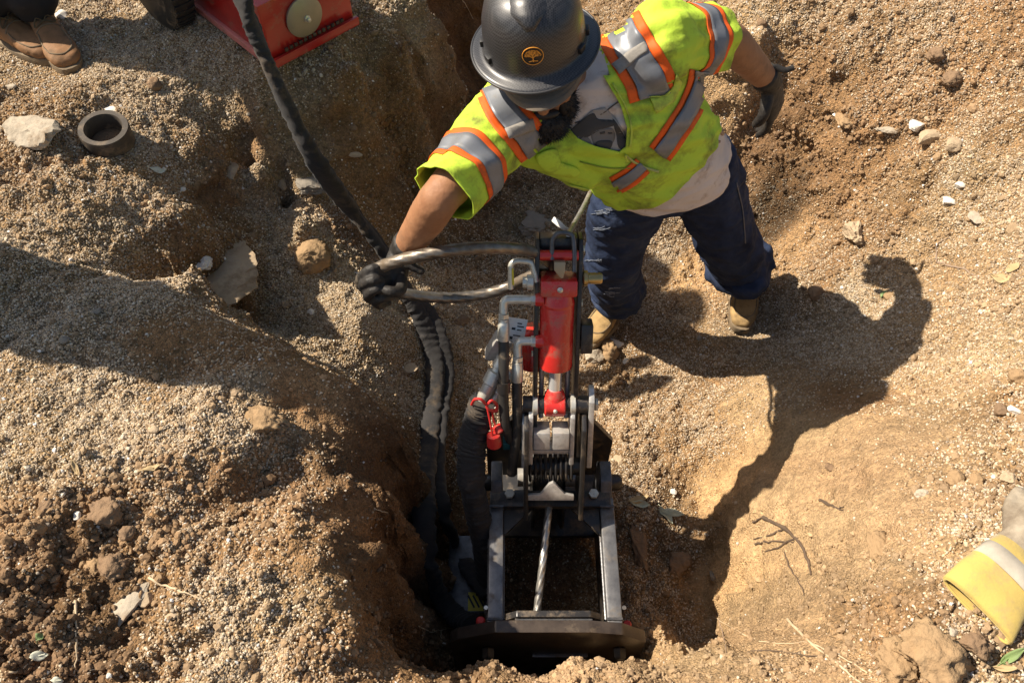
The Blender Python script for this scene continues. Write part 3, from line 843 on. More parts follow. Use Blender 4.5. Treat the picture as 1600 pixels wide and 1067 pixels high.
# trunnion with the rod eye
MB().tube([(-.088, 0, 0), (.094, 0, 0)], .025, 20).build('trunnion', M_BLACK, puller)
for x in (-.054, .050):
    MB().lathe([(.025, -.008), (.031, -.006), (.031, .006), (.025, .008)], (x, 0, 0), (1, 0, 0), 22).build('collar', M_ZINC, puller)
eye = MB().lathe([(.026, -.029), (.031, -.025), (.031, .025), (.026, .029)], (0, -.004, 0), (1, 0, 0), 24)
eye.lathe([(.029, 0), (.028, .022), (.021, .036)], (0, 0, .012), (0, 0, 1), 24)
ro = eye.build('rod_eye', M_RED, puller)
MB().lathe([(.003, 0), (.006, .002), (.006, .006), (.003, .009)], (0, -.035, 0), (0, -1, 0), 10).build('grease_nipple', M_ZINC, ro)
MB().lathe([(.015, 0), (.020, .003), (.020, .01)], (.109, 0, 0), (1, 0, 0), 6).build('end_nut', M_ZINC, puller)
# cylinder
MB().tube([(0, 0, .03), (0, 0, S(565))], .0178, 24).build('piston_rod', M_CHROME, puller)
for sx in (-1, 1):
    MB().tube([(sx * .036, .035, -.06), (sx * .036, .035, S(560))], .007, 12).build('guide_rod', M_STEEL, puller)
b0, b1 = S(573), S(462)
cylo = MB().lathe([(.022, b0), (.0435, b0 + .002), (.045, b0 + .009), (.045, b1 - .012), (.043, b1 - .004), (.041, b1 + .004), (.037, b1 + .02)], (0, 0, 0), (0, 0, 1), 48).build('cylinder_barrel', M_RED, puller)
MB().lathe([(.0453, 0), (.0460, .002), (.0460, .010), (.0453, .012)], (0, 0, b1 - .024), (0, 0, 1), 48).build('weld_band', M_RED, cylo)
zb = (S(456) + S(431)) / 2; hb_ = S(431) - S(456)
hbo = MB().box((.002, 0, zb), (.094, .082, hb_), None, .006).build('end_block', M_RED, puller)
MB().lathe([(.003, 0), (.0075, .002), (.0075, .005), (.003, .008)], (.004, -.041, zb), (0, -1, 0), 12).build('set_screw', M_ZINC, hbo)
MB().lathe([(.02, .0), (.040, .002), (.040, .11), (.03, .125)], (-.056, .10, S(560) - .075), (0, 0, 1), 36).build('rear_cylinder', M_RED, puller)
for sx in (-1, 1):
    cheek(sx * .0555 + .002, .011, S(690), S(376), -.012, .10, M_BLACK, 'upright_plate', .025)
    for py in (395, 480, 560):
        MB().lathe([(.006, 0), (.009, .002), (.009, .006)], (sx * .061 + .002, .03, S(py)), (sx, 0, 0), 6).build('bolt', M_ZINC, puller)
MB().tube([(-.047, .0, S(399)), (.051, .0, S(399))], .0135, 18).build('top_bar', M_RED, puller)
MB().box((.002, .05, S(388)), (.098, .06, .04), None, .006).build('top_block', M_BLACK, puller)
wt, wb = S(403), S(428)
wh = wt - wb
MB().prism([(-.014, 0), (.014, 0), (.014, -wh * .55), (.010, -wh), (.003, -wh), (-.014, -wh * .5)], (.002, -.024, wt), X, Z, .018, .002).build('wedge', M_TAN, puller)
st_ = S(364)
sh = spline([(-.016, -.01, S(404)), (-.017, .0, S(380)), (-.012, .002, st_ - .012), (-.003, .002, st_ - .002), (.012, .002, st_), (.028, .002, st_ - .004), (.036, .0, st_ - .014), (.040, -.01, S(395)), (.040, -.024, S(420))], 8)
MB().tube(sh, .0060, 12).build('lifting_shackle', M_WORN, puller)
MB().lathe([(.010, 0), (.020, .003), (.020, .018), (.014, .020), (.014, .030)], (-.0605, -.004, S(440)), (-1, 0, 0), 18).build('hinge_pin', M_ZINC, puller)
MB().lathe([(.014, 0), (.020, .003), (.020, .012), (.0145, .014), (.0145, .046), (.012, .050)], (.0635, -.004, S(434)), (1, 0, 0), 18).build('hinge_pin', M_BRASS, puller)
MB().box((.080, .004, S(526)), (.032, .05, .085), None, .006).build('latch_block', M_BLACK, puller)
MB.XF = None
# grab handle on the left
hd = spline([PL(838, 440, .01), PL(834, 424, .01), PL(829, 411, .01), PL(818, 408, .012), PL(806, 408, .014), PL(799, 413, .014), PL(798, 425, .014), PL(798, 451, .012)], 6)
ho = MB().tube(hd, .0075, 14).build('pin_handle', M_ZINC, puller)
MB().tube([PL(801, 420, .022), PL(802, 445, .02)], .0025, 8).build('paint_mark', M_YELLOW, ho)
# hydraulic ports, elbows, hoses
AX = (PL(800, 460) - PL(800, 560)).normalized()
def elbow_hose(py, el_x, ferr, hose_px):
    p0 = PL(846, py, .012)
    MB().lathe([(.018, 0), (.018, .018), (.0155, .022)], p0 + Vector((.006, 0, 0)), (-1, 0, 0), 20).build('port_boss', M_RED, puller)
    b = p0 + Vector((-.014, 0, 0)); e = PL(el_x, py, .012)
    MB().lathe([(.0145, 0), (.015, .012), (.012, .015)], b, (-1, 0, 0), 6).build('hex_fitting', M_ZINC, puller)
    d1 = PL(ferr[0][0], ferr[0][1], .014)
    pth = spline([b + Vector((-.010, 0, 0)), e + Vector((.020, 0, 0)), e + Vector((.006, 0, 0)) - AX * .002, e - AX * .016, d1], 6)
    MB().tube(pth, .0118, 16).build('elbow', M_ZINC, puller)
    d2 = PL(ferr[1][0], ferr[1][1], .016)
    ax = (d2 - d1); l = ax.length
    MB().lathe([(.0118, 0), (.0152, .002), (.0152, .013), (.0118, .015)], d1, ax, 6).build('hex_fitting', M_ZINC, puller)
    MB().lathe([(.0118, .015), (.0145, .017), (.0145, .028), (.0155, .030), (.0155, l - .004), (.0138, l)], d1, ax, 20).build('ferrule', M_ZINC, puller)
    MB().tube(spline([d2] + [PL(*q) for q in hose_px], 8), .0142, 16).build('hose', M_RUBBER, puller)
elbow_hose(468, 787, ((787, 489), (787, 532)), [(787, 580, .03), (787, 630, .03), (790, 665, .03), (798, 688, .01)])
elbow_hose(533, 809, ((809, 556), (808, 596)), [(808, 630, .02), (808, 670, .02), (804, 705, .02), (799, 740, .01)])
MB().box(PL(801, 689, -.01), (.055, .04, .035), None, .004).build('manifold', M_TEAL, puller)
MB().lathe([(.0185, -.012), (.0185, .02)], PL(787, 606, .03), AX, 18).build('hose_clamp', M_BLACK, puller)
# quick couplers with the paper tag, sleeve and dust caps
ca, cb_ = PL(790, 553, -.03), PL(752, 626, -.01)
def coupler(a, b, s=1.0, nm='quick_coupler'):
    ax = b - a; l = ax.length
    return MB().lathe([(.012 * s, 0), (.020 * s, .004), (.020 * s, l * .28), (.016 * s, l * .30), (.016 * s, l * .36), (.024 * s, l * .38), (.024 * s, l * .62), (.018 * s, l * .65), (.018 * s, l * .9), (.014 * s, l)], a, ax, 22).build(nm, M_ZINC, puller)
coupler(ca, cb_, 1.0); coupler(PL(801, 580, -.04), PL(766, 634, -.02), .85)
MB().box(PL(779, 541, -.04), (.05, .04, .10), Matrix.Rotation(R(20), 3, 'Y'), .008).build('valve_block', M_STEEL, puller)
mt = Matrix.Rotation(R(14), 3, 'Y') @ Matrix.Rotation(R(-40), 3, 'X')
tp = PL(805, 517, -.02)
tg = MB().box(tp, (.056, .0025, .070), mt).build('paper_tag', M_PAPER, puller)
for a, b, w, h in ((.008, .022, .012, .003), (.012, .014, .018, .003), (-.006, .006, .010, .006), (.010, .004, .012, .003), (.006, -.012, .02, .003), (-.01, -.02, .012, .008), (.016, -.022, .006, .006)):
    MB().box(tp + mt @ Vector((a, -.002, b)), (w, .001, h), mt).build('tag_print', M_INK, tg)
slv = crinkled_sleeve([PL(753, 628, 0), PL(744, 662, 0), PL(737, 700, .01), PY(737, 750, 1.02), PY(746, 800, .97), PY(757, 850, .92), PY(764, 905, .86)], .080, 3, .85, 24, 30, .05)
slv.build('hose_sleeve', M_SLEEVE, puller)
rl = spline([PL(737, 632, .03), PL(742, 624, .05), PL(752, 624, .055), PL(760, 632, .05), PL(768, 626, .05), PL(776, 632, .04), PL(775, 642, .04), PL(764, 640, .05), PL(760, 634, .05)], 6)
MB().tube(rl, .0042, 8).build('lanyard_loop', M_REDPLASTIC, puller)
MB().tube(spline([PL(762, 640, .05), PL(766, 660, .05), PL(770, 682, .05)], 6), .003, 8).build('lanyard', M_REDPLASTIC, puller)
MB().tube(spline([PL(769, 640, .04), PL(771, 655, .03), PL(775, 668, .03)], 6), .003, 8).build('lanyard', M_REDPLASTIC, puller)
MB().lathe([(.012, 0), (.018, .003), (.0205, .022), (.0205, .040), (.016, .044)], PL(771, 678, .045), (.05, -.35, -1), 20).build('dust_cap', M_REDPLASTIC, puller)
MB().lathe([(.010, 0), (.014, .003), (.0145, .02), (.011, .024)], PL(775, 664, .03), (.5, -.6, -.6), 18).build('dust_cap', M_REDPLASTIC, puller)

# ------------------------------------------------------------------ wire ropes
lp = [PL(864, 416, -.07), PL(853, 404, -.04), PT(838, 396, 2.09), PT(815, 390, 2.06), PT(760, 387, 2.00), PT(700, 392, 1.97), PT(640, 403, 1.98), PT(600, 415, 2.01), PT(573, 428, 2.04),
      PT(563, 440, 2.08), PT(570, 450, 2.12), PT(590, 455, 2.14), PT(625, 458, 2.17), PT(670, 464, 2.20), PT(715, 465, 2.22), PT(760, 459, 2.22), PT(800, 446, 2.21), PT(832, 430, 2.22), PL(852, 424, -.09), PL(862, 428, -.07)]
o = wire_rope(spline(lp, 12), .0158).build('wire_rope', M_ROPE, None, True, 60); recentre(o)
tag(o, 'thick rusty wire rope looping from the puller top through the gloved hand', 'cable')
o = wire_rope([PY(835, 985, .665), PY(838, 962, .70), PY(848, 880, .83), PY(857, 800, .98), (CX, 1.06, .40)], .011, 8.5, 40, 5).build('wire_rope', M_ROPE2, None, True, 60); recentre(o)
tag(o, 'bright wire rope running along the open black frame into its end plate', 'cable')
sl = spline([PL(888, 366, -.005), PT(897, 350, 2.24), PT(910, 327, 2.30), PT(922, 302, 2.38), PT(934, 270, 2.46)], 10)
o = wire_rope(sl, .0075).build('wire_sling', M_ROPE2, None, True, 60); recentre(o)
tag(o, 'thin grey wire sling rising from the lifting shackle behind the vest', 'cable')
# strip of rag tied to the shackle
rg = MB()
a = [PT(864, 343, 2.19), PT(873, 350, 2.185), PT(883, 358, 2.18), PT(890, 361, 2.185)]
for i, q in enumerate(a):
    w = .007 + .002 * math.sin(i * 2)
    rg.v += [tuple(q + Vector((.4 * w, 0, w))), tuple(q - Vector((.4 * w, 0, w))), tuple(q + Vector((.4 * w, .003, w))), tuple(q + Vector((-.4 * w, .003, -w)))]
for i in range(3):
    b = i * 4
    rg.f += [(b, b + 1, b + 5, b + 4), (b + 2, b + 6, b + 7, b + 3), (b, b + 4, b + 6, b + 2), (b + 1, b + 3, b + 7, b + 5)]
rg.f += [(0, 2, 3, 1), (12, 13, 15, 14)]
o = rg.build('rag_strip', M_PAPER, None, True, 80); recentre(o)
tag(o, 'torn white rag strip tied at the lifting shackle', 'rag')

# ------------------------------------------------------------------ long hose sleeves from the cart
def gz(px, py, up=.03):
    p = ground_hit(px, py); return p + Vector((0, 0, up))
hs = [PZ(366, -60, 1.50), PZ(385, 20, 1.38), PZ(412, 85, 1.28), PZ(450, 170, 1.13), PZ(495, 255, .94), PZ(545, 325, .66), PZ(592, 385, .50), PZ(628, 445, .36), gz(655, 500, .05), gz(676, 550, .04), gz(681, 600, .04), gz(676, 660, .04),
      gz(668, 730, .04), gz(664, 800, .04), gz(668, 870, .04), gz(684, 930, .05), PZ(712, 962, .10), PZ(738, 972, .18)]
o = crinkled_sleeve(hs, .070, 5, .55, 20, 24, .09).build('hose_sleeve', M_SLEEVE, None, True, 70); recentre(o)
tag(o, 'black sleeved hose from the red cart, the left run of two at the pit wall', 'hose')
hs2 = [PZ(370, -60, 1.45), PZ(388, 22, 1.33), PZ(415, 88, 1.23), PZ(454, 173, 1.07), PZ(500, 257, .88), PZ(552, 327, .60), PZ(598, 388, .46), PZ(636, 450, .33), gz(672, 500, .05), gz(692, 550, .05), gz(699, 600, .05), gz(690, 660, .05),
       gz(684, 740, .05), gz(693, 805, .05), gz(716, 862, .05), PZ(742, 902, .07), PZ(764, 930, .09)]
o = crinkled_sleeve(hs2, .060, 9, .5, 20, 24, .09).build('hose_sleeve', M_SLEEVE, None, True, 70); recentre(o)
tag(o, 'black fabric sleeved hose from the red cart that bows right towards the side rail', 'hose')
from mathutils import noise as mnoise
from mathutils.geometry import delaunay_2d_cdt
M_SKIN = mat('tanned_skin', (.35, .175, .088, 1), .58, 0, .3, noise=(22, 2), color2=(.25, .115, .058, 1), dirt=((.20, .12, .07, 1), 16, .25), bump=(110, .35, .003))
M_HAIR = mat('black_hair', (.012, .010, .009, 1), .6)
M_VEST = mat('lime_vest_fabric', (.50, .70, .055, 1), .75, 0, .3, noise=(5, 2.2), color2=(.45, .62, .05, 1), dirt=((.13, .12, .03, 1), 7.5, .48), bump=(34, .55, .007))
M_VESTTRIM = mat('lime_vest_trim', (.50, .62, .08, 1), .7, 0, .3, dirt=((.2, .2, .05, 1), 12, .3))
M_ORANGE = mat('orange_tape', (.78, .115, .012, 1), .65, 0, .3, dirt=((.25, .08, .03, 1), 13, .35))
M_SILVER = mat('reflective_tape', (.20, .21, .23, 1), .45, .2, .5, noise=(30, 1.6), color2=(.15, .16, .175, 1), dirt=((.14, .13, .11, 1), 11, .30))
M_WEB = mat('grey_webbing', (.30, .28, .25, 1), .8, noise=(200, 1.5))
M_SHIRT = mat('soiled_tshirt', (.70, .62, .56, 1), .85, 0, .2, noise=(6, 2), color2=(.53, .47, .43, 1), dirt=((.30, .20, .13, 1), 11, .26), bump=(30, .4, .006))
M_DENIM = mat('dark_denim', (.034, .052, .105, 1), .85, 0, .2, noise=(9, 2.5), color2=(.009, .013, .028, 1), dirt=((.045, .05, .065, 1), 9, .18), bump=(30, .8, .009))
M_FRAY = mat('frayed_denim', (.20, .22, .26, 1), .9, noise=(160, 4), color2=(.06, .08, .13, 1))
M_BOOT = mat('tan_nubuck', (.42, .285, .125, 1), .8, 0, .25, noise=(16, 2), color2=(.33, .21, .09, 1), dirt=((.15, .10, .05, 1), 11, .40), bump=(160, .25, .002))
M_BOOT2 = mat('brown_boot_leather', (.30, .155, .07, 1), .7, 0, .3, noise=(16, 2), color2=(.21, .11, .05, 1), dirt=((.12, .08, .045, 1), 12, .4), bump=(160, .25, .002))
M_SOLE = mat('boot_sole', (.19, .14, .085, 1), .85, dirt=((.10, .07, .04, 1), 20, .4))
M_LACE = mat('boot_lace', (.10, .075, .04, 1), .85)
M_GLOVE = mat('black_work_glove', (.012, .011, .011, 1), .6, 0, .35, noise=(30, 2), color2=(.035, .03, .025, 1), dirt=((.09, .07, .045, 1), 16, .25), bump=(90, .45, .004))
M_PANTS2 = mat('black_trousers', (.012, .013, .018, 1), .85, noise=(20, 2))
M_JACKET = mat('dark_jacket', (.03, .035, .04, 1), .85, noise=(12, 2))

def loft(secs, n=28, cap=True):
    """secs: (centre, lateral, front, a, b_front, b_back[, squareness])"""
    V, F = [], []
    for s in secs:
        c, l, f, a, bf, bb = s[:6]; e = s[6] if len(s) > 6 else 1.0
        c = Vector(c); l = Vector(l).normalized(); f = Vector(f); f = (f - l * f.dot(l)).normalized()
        for k in range(n):
            t = 2 * math.pi * k / n
            ca, sa = math.cos(t), math.sin(t)
            ca_ = math.copysign(abs(ca) ** e, ca); sa_ = math.copysign(abs(sa) ** e, sa)
            V.append(tuple(c + l * (a * ca_) + f * ((bf if sa > 0 else bb) * sa_)))
    m = len(secs)
    for i in range(m - 1):
        for k in range(n):
            k2 = (k + 1) % n
            F.append((i * n + k, i * n + k2, (i + 1) * n + k2, (i + 1) * n + k))
    if cap:
        F.append(tuple(reversed(range(n)))); F.append(tuple((m - 1) * n + k for k in range(n)))
    return V, F
def ellipsoid(c, r, rot=None, n=16):
    V, F = [], []
    m = n // 2
    rot = rot or Matrix.Identity(3); c = Vector(c)
    for i in range(m + 1):
        th = math.pi * i / m
        for k in range(n):
            a = 2 * math.pi * k / n
            p = Vector((math.sin(th) * math.cos(a) * r[0], math.sin(th) * math.sin(a) * r[1], math.cos(th) * r[2]))
            V.append(tuple(c + rot @ p))
    for i in range(m):
        for k in range(n):
            k2 = (k + 1) % n
            F.append((i * n + k, (i + 1) * n + k, (i + 1) * n + k2, i * n + k2))
    return V, F
def limb(pts, rads, n=18, per=5):
    """tapered limb through joints, with rounded ends"""
    P = spline(pts, per); rr = [float(q) for q in np.interp(np.linspace(0, len(pts) - 1, len(P)), range(len(pts)), rads)]
    t0 = (P[0] - P[1]).normalized(); t1 = (P[-1] - P[-2]).normalized()
    P = [P[0] + t0 * rr[0] * .6] + P + [P[-1] + t1 * rr[-1] * .6]; rr = [rr[0] * .6] + rr + [rr[-1] * .6]
    mb = MB().tube(P, rr, n)
    return mb.v, mb.f
def remesh(pieces, voxel=.006, smooth=4, fn=None):
    """fuses closed pieces into one continuous surface"""
    mb = MB()
    for v, f in pieces: mb.add(v, f)
    me = mesh_from('fuse', mb.v, mb.f)
    bm = bmesh.new(); bm.from_mesh(me); bmesh.ops.remove_doubles(bm, verts=bm.verts[:], dist=1e-6)
    bmesh.ops.recalc_face_normals(bm, faces=bm.faces[:]); bm.to_mesh(me); bm.free()
    o = bpy.data.objects.new('fuse', me); COL.objects.link(o)
    md = o.modifiers.new('r', 'REMESH'); md.mode = 'VOXEL'; md.voxel_size = voxel; md.use_smooth_shade = True
    if smooth:
        ms = o.modifiers.new('s', 'SMOOTH'); ms.factor = .5; ms.iterations = smooth
    dg = bpy.context.evaluated_depsgraph_get()
    out = bpy.data.meshes.new_from_object(o.evaluated_get(dg))
    bpy.data.objects.remove(o); bpy.data.meshes.remove(me)
    out.polygons.foreach_set('use_smooth', [True] * len(out.polygons))
    if fn: displace(out, fn)
    return out
def displace(me, fn):
    n = len(me.vertices)
    co = np.empty(n * 3, np.float32); me.vertices.foreach_get('co', co); co = co.reshape(-1, 3)
    no = np.empty(n * 3, np.float32); me.vertices.foreach_get('normal', no); no = no.reshape(-1, 3)
    d = fn(co, no)
    co = co + no * d[:, None]
    me.vertices.foreach_set('co', co.astype(np.float32).ravel()); me.update()
def noise3(co, freq, seed, stretch=None, octv=2):
    q = co * freq
    if stretch is not None:
        ax = np.array(Vector(stretch[0]).normalized()); q = q + np.outer(q @ ax, ax) * (stretch[1] - 1)
    return np.array([mnoise.fractal(Vector((float(a) + seed, float(b) - seed * 1.7, float(c) + seed * .3)), .6, 2.1, octv) for a, b, c in q])
def bvh_of(me):
    bm = bmesh.new(); bm.from_mesh(me); t = BVHTree.FromBMesh(bm); bm.free(); return t
CAMP = Vector((0, 0, CAM_H))
def hit(bvh, px, py, off=0.003, maxd=4.0):
    d = Vector(ray(px, py)).normalized()
    loc, nrm, i, dist = bvh.ray_cast(CAMP, d, maxd)
    if loc is None: return None
    if nrm.dot(d) > 0: nrm = -nrm
    return loc + nrm * off, nrm
def dens(poly, step, closed=True):
    out = []; m = len(poly)
    for i in range(m if closed else m - 1):
        a = np.array(poly[i], float); b = np.array(poly[(i + 1) % m], float)
        k = max(1, int(np.hypot(*(b - a)) / step))
        for j in range(k): out.append(tuple(a + (b - a) * j / k))
    if not closed: out.append(tuple(poly[-1]))
    return out
def smooth2(poly, n=6, closed=False):
    return [tuple(q) for q in spline([np.array(p, float) for p in poly], n, closed)]
def largest(faces):
    """the biggest connected patch of a face list"""
    par = {}
    def fd(a):
        while par.setdefault(a, a) != a: a = par[a]
        return a
    for t in faces:
        for i in t[1:]: par[fd(i)] = fd(t[0])
    cnt = {}
    for t in faces: cnt.setdefault(fd(t[0]), []).append(t)
    return max(cnt.values(), key=len) if cnt else []
def decal(name, poly, bvh, m, parent, off=.003, step=5.0, thick=.0015):
    """a piece of cloth or print lying on a surface, cut to a shape"""
    P = dens(poly, step)
    xs = [p[0] for p in P]; ys = [p[1] for p in P]
    inner = []
    y = min(ys)
    while y < max(ys):
        x = min(xs)
        while x < max(xs):
            ins = False; j = len(P) - 1
            for i in range(len(P)):
                if (P[i][1] > y) != (P[j][1] > y) and x < (P[j][0] - P[i][0]) * (y - P[i][1]) / (P[j][1] - P[i][1]) + P[i][0]: ins = not ins
                j = i
            if ins and min((x - a) ** 2 + (y - b) ** 2 for a, b in P) > (step * .5) ** 2: inner.append((x, y))
            x += step
        y += step
    V2 = [Vector(p) for p in P + inner]
    ed = [(i, (i + 1) % len(P)) for i in range(len(P))]
    v, e, f, _, _, _ = delaunay_2d_cdt(V2, ed, [], 1, 1e-4)
    H_ = [hit(bvh, q[0], q[1], off) for q in v]
    # reject outliers that fell through to something behind
    deps = [proj(h[0])[2] for h in H_ if h]
    if not deps: return None
    md = sorted(deps)[len(deps) // 2]
    ok = [h is not None and abs(proj(h[0])[2] - md) < .32 for h in H_]
    ff = largest([t for t in f if all(ok[i] for i in t)])
    if not ff: return None
    mp = {}; VV = []; FF = []
    for t in ff:
        q = []
        for i in t:
            if i not in mp: mp[i] = len(VV); VV.append(H_[i][0])
            q.append(mp[i])
        FF.append(tuple(q))
    me = mesh_from(name, VV, FF)
    o = obj_mesh(name, me, m, parent)
    so = o.modifiers.new('cloth', 'SOLIDIFY'); so.thickness = thick; so.offset = 0
    return o
def strip(name, line, w, bvh, m, parent, off=.003, shift=0.0, step=5.0):
    """a tape of width w (pixels at the photo's scale) along a line on a surface"""
    L = dens(smooth2(line, 5), step, False); L = np.array(L)
    T = np.gradient(L, axis=0); T /= np.linalg.norm(T, axis=1)[:, None]
    Nn = np.stack([-T[:, 1], T[:, 0]], -1)
    k = max(2, int(round(w / 4.5)) + 1)
    V, F, row, pm = [], [], [], None
    rows = []
    for p, nn in zip(L, Nn):
        r = []
        for i in range(k):
            q = p + nn * (shift + w * (i / (k - 1) - .5))
            h = hit(bvh, q[0], q[1], off)
            r.append(h)
        rows.append(r)
    ds = [proj(h[0])[2] for r in rows for h in r if h]
    if not ds: return None
    idx_ = {}
    for i, r in enumerate(rows):
        for j, h in enumerate(r):
            if h: idx_[(i, j)] = len(V); V.append(h[0])
    for i in range(len(rows) - 1):
        for j in range(k - 1):
            q = [(i, j), (i, j + 1), (i + 1, j + 1), (i + 1, j)]
            if all(a in idx_ for a in q):
                d_ = [proj(V[idx_[a]])[2] for a in q]
                if max(d_) - min(d_) < .05: F.append(tuple(idx_[a] for a in q))
    if not F: return None
    F = largest(F)
    used = sorted({i for t in F for i in t}); mp_ = {a: i for i, a in enumerate(used)}
    V = [V[a] for a in used]; F = [tuple(mp_[i] for i in t) for t in F]
    o = obj_mesh(name, mesh_from(name, V, F), m, parent)
    so = o.modifiers.new('cloth', 'SOLIDIFY'); so.thickness = .0015; so.offset = 0
    return o
def tape(line, w_or, w_si, bvh, parent, parts=True, band=True):
    """orange tape with the reflective tape on it, in the photo's proportions"""
    tot = 2 * w_or + w_si
    strip('orange_tape', line, w_or, bvh, M_ORANGE, parent, .0030, -(w_si + w_or) / 2)
    strip('orange_tape', line, w_or, bvh, M_ORANGE, parent, .0030, (w_si + w_or) / 2)
    strip('reflective_tape', line, w_si + 1, bvh, M_SILVER, parent, .0062)
def sleeve_band(c0, ax, bvh, parent, u0, u1, m, nm, off=.003, n=56):
    """a band all round a sleeve between two distances along its axis"""
    ax = Vector(ax).normalized(); c0 = Vector(c0)
    r1 = ax.orthogonal().normalized(); r2 = ax.cross(r1)
    V, F = [], []; m_ = 5; ok = {}
    for i in range(m_):
        c = c0 + ax * (u0 + (u1 - u0) * i / (m_ - 1))
        for k in range(n):
            a = 2 * math.pi * k / n
            d = r1 * math.cos(a) + r2 * math.sin(a)
            loc, nr, _, _ = bvh.ray_cast(c + d * .22, -d, .22)
            if loc is not None and (loc - c).length < .135:
                ok[(i, k)] = len(V); V.append(loc + d * off)
    for i in range(m_ - 1):
        for k in range(n):
            q = [(i, k), (i, (k + 1) % n), (i + 1, (k + 1) % n), (i + 1, k)]
            if all(a in ok for a in q): F.append(tuple(ok[a] for a in q))
    o = obj_mesh(nm, mesh_from(nm, V, F), m, parent)
    so = o.modifiers.new('cloth', 'SOLIDIFY'); so.thickness = .0015; so.offset = 0
    return o

def hand_pieces(wrist, mid, nrm, thumb_side, curl, s=1.0, thumb_curl=.5):
    """palm and five bent fingers; mid = palm direction, nrm = back of the hand"""
    w = Vector(wrist); d = Vector(mid).normalized(); nn = Vector(nrm); nn = (nn - d * nn.dot(d)).normalized(); sd = d.cross(nn) * thumb_side
    pcs = []
    secs = []
    for u, a, b in ((-.02, .028, .022), (.01, .032, .023), (.05, .043, .021), (.085, .044, .017), (.098, .038, .013)):
        secs.append((w + d * u * s, sd, nn, a * s, b * s, b * s, .85))
    pcs.append(loft(secs, 20))
    for i, (off, ln) in enumerate(((.033, .80), (.011, .90), (-.011, .84), (-.032, .68))):
        p = w + d * (.09 * s) + sd * off * s - nn * .002
        pts = [p - d * .03 * s, p]
        ang = 0; dirv = d.copy()
        for j, seg in enumerate((.042, .028, .022)):
            ang += curl[i] * (1.0, 1.15, .7)[j]
            q = d * math.cos(ang) - nn * math.sin(ang)
            p = p + q * seg * ln * s * 1.1
            pts.append(p)
        pcs.append(limb(pts, [.0115 * s, .0115 * s, .0105 * s, .0098 * s, .0085 * s], 12, 4))
    p = w + d * .02 * s + sd * .03 * s
    q1 = (d * .65 + sd * .75).normalized()
    q2 = (d * .9 + sd * .15 - nn * thumb_curl).normalized(); q3 = (d * .8 - sd * .3 - nn * thumb_curl * 1.3).normalized()
    pts = [p - q1 * .01, p + q1 * .035 * s, p + q1 * .035 * s + q2 * .034 * s, p + q1 * .035 * s + q2 * .034 * s + q3 * .024 * s]
    pcs.append(limb(pts, [.016 * s, .0145 * s, .0125 * s, .010 * s], 12, 4))
    return pcs

def make_boot(parent, heel, toe, upper_m, sole_m, shaft_top, label=None):
    """work boot from heel to toe (points on the ground), with a moc toe, sole and laces"""
    heel = Vector(heel); toe = Vector(toe); d = toe - heel; L = d.length; d.normalize()
    up = Vector((0, 0, 1)); up = (up - d * up.dot(d)).normalized(); l = d.cross(up)
    st = Vector(shaft_top)
    def C(u, h): return heel + d * (u * L) + up * h
    secs = []
    #        u     half-width  top height
    prof = [(.00, .020, .085), (.03, .034, .10), (.12, .040, .118), (.25, .041, .122), (.38, .042, .112), (.50, .046, .092), (.62, .051, .077), (.74, .053, .071), (.86, .049, .064), (.94, .038, .054), (.985, .02, .04)]
    for u, a, h in prof:
        hh = (h - .02) / 2
        secs.append((C(u, .02 + hh), l, up, a, hh, hh, .72))
    pcs = [loft(secs, 24)]
    pcs.append(limb([C(.17, .07), C(.17, .11) * .6 + st * .4, st], [.046, .048, .053], 20, 4))
    me = remesh(pcs, .006, 5, lambda co, no: .0022 * noise3(co, 26, 4.2) + .0012 * noise3(co, 70, 1.2))
    b = obj_mesh('boot', me, upper_m, parent)
    if label: b['label'] = label
    # sole
    so = []
    n = 36
    for k in range(n):
        t = 2 * math.pi * k / n
        u = .5 + .53 * math.cos(t)
        wd = .056 * (1 - .18 * math.cos(t * 1) * -1 * 0) * (1.0 if u > .45 else .86)
        so.append((heel + d * (u * L) + l * (wd * math.copysign(abs(math.sin(t)) ** .62, math.sin(t)))))
    ol = [((p - heel).dot(d), (p - heel).dot(l)) for p in so]
    MB().prism(ol, heel + up * .014, d, l, .030, .005).build('sole', sole_m, b, True, 50)
    bv = bvh_of(me)
    def on(u, sfrac, h=.2):
        o_ = C(u, .25) + l * sfrac
        loc, nr, _, _ = bv.ray_cast(o_, -up, .4)
        return (loc + up * .0012) if loc is not None else C(u, .1) + l * sfrac
    # moc seam: a U over the toe
    us = [on(.52, -.036), on(.64, -.041), on(.76, -.040), on(.85, -.03), on(.895, 0), on(.85, .03), on(.76, .040), on(.64, .041), on(.52, .036)]
    MB().tube(spline(us, 6), .0022, 6).build('toe_seam', sole_m, b)
    MB().tube(spline([on(.50, -.04), on(.485, -.02), on(.48, 0), on(.485, .02), on(.50, .04)], 6), .0022, 6).build('tongue_edge', sole_m, b)
    for i in range(4):
        u = .46 - i * .055
        MB().tube(spline([on(u, -.024), on(u - .02, 0) + up * .003, on(u, .024)], 5), .0024, 8).build('lace', M_LACE, b)
    MB().tube(spline([on(.45, 0) + up * .004, on(.42, .018) + up * .012, on(.46, .034) + up * .004, on(.46, .012) + up * .005], 5), .0022, 8).build('lace', M_LACE, b)
    MB().tube(spline([on(.45, 0) + up * .004, on(.42, -.018) + up * .012, on(.46, -.034) + up * .004, on(.46, -.012) + up * .005], 5), .0022, 8).build('lace', M_LACE, b)
    return b

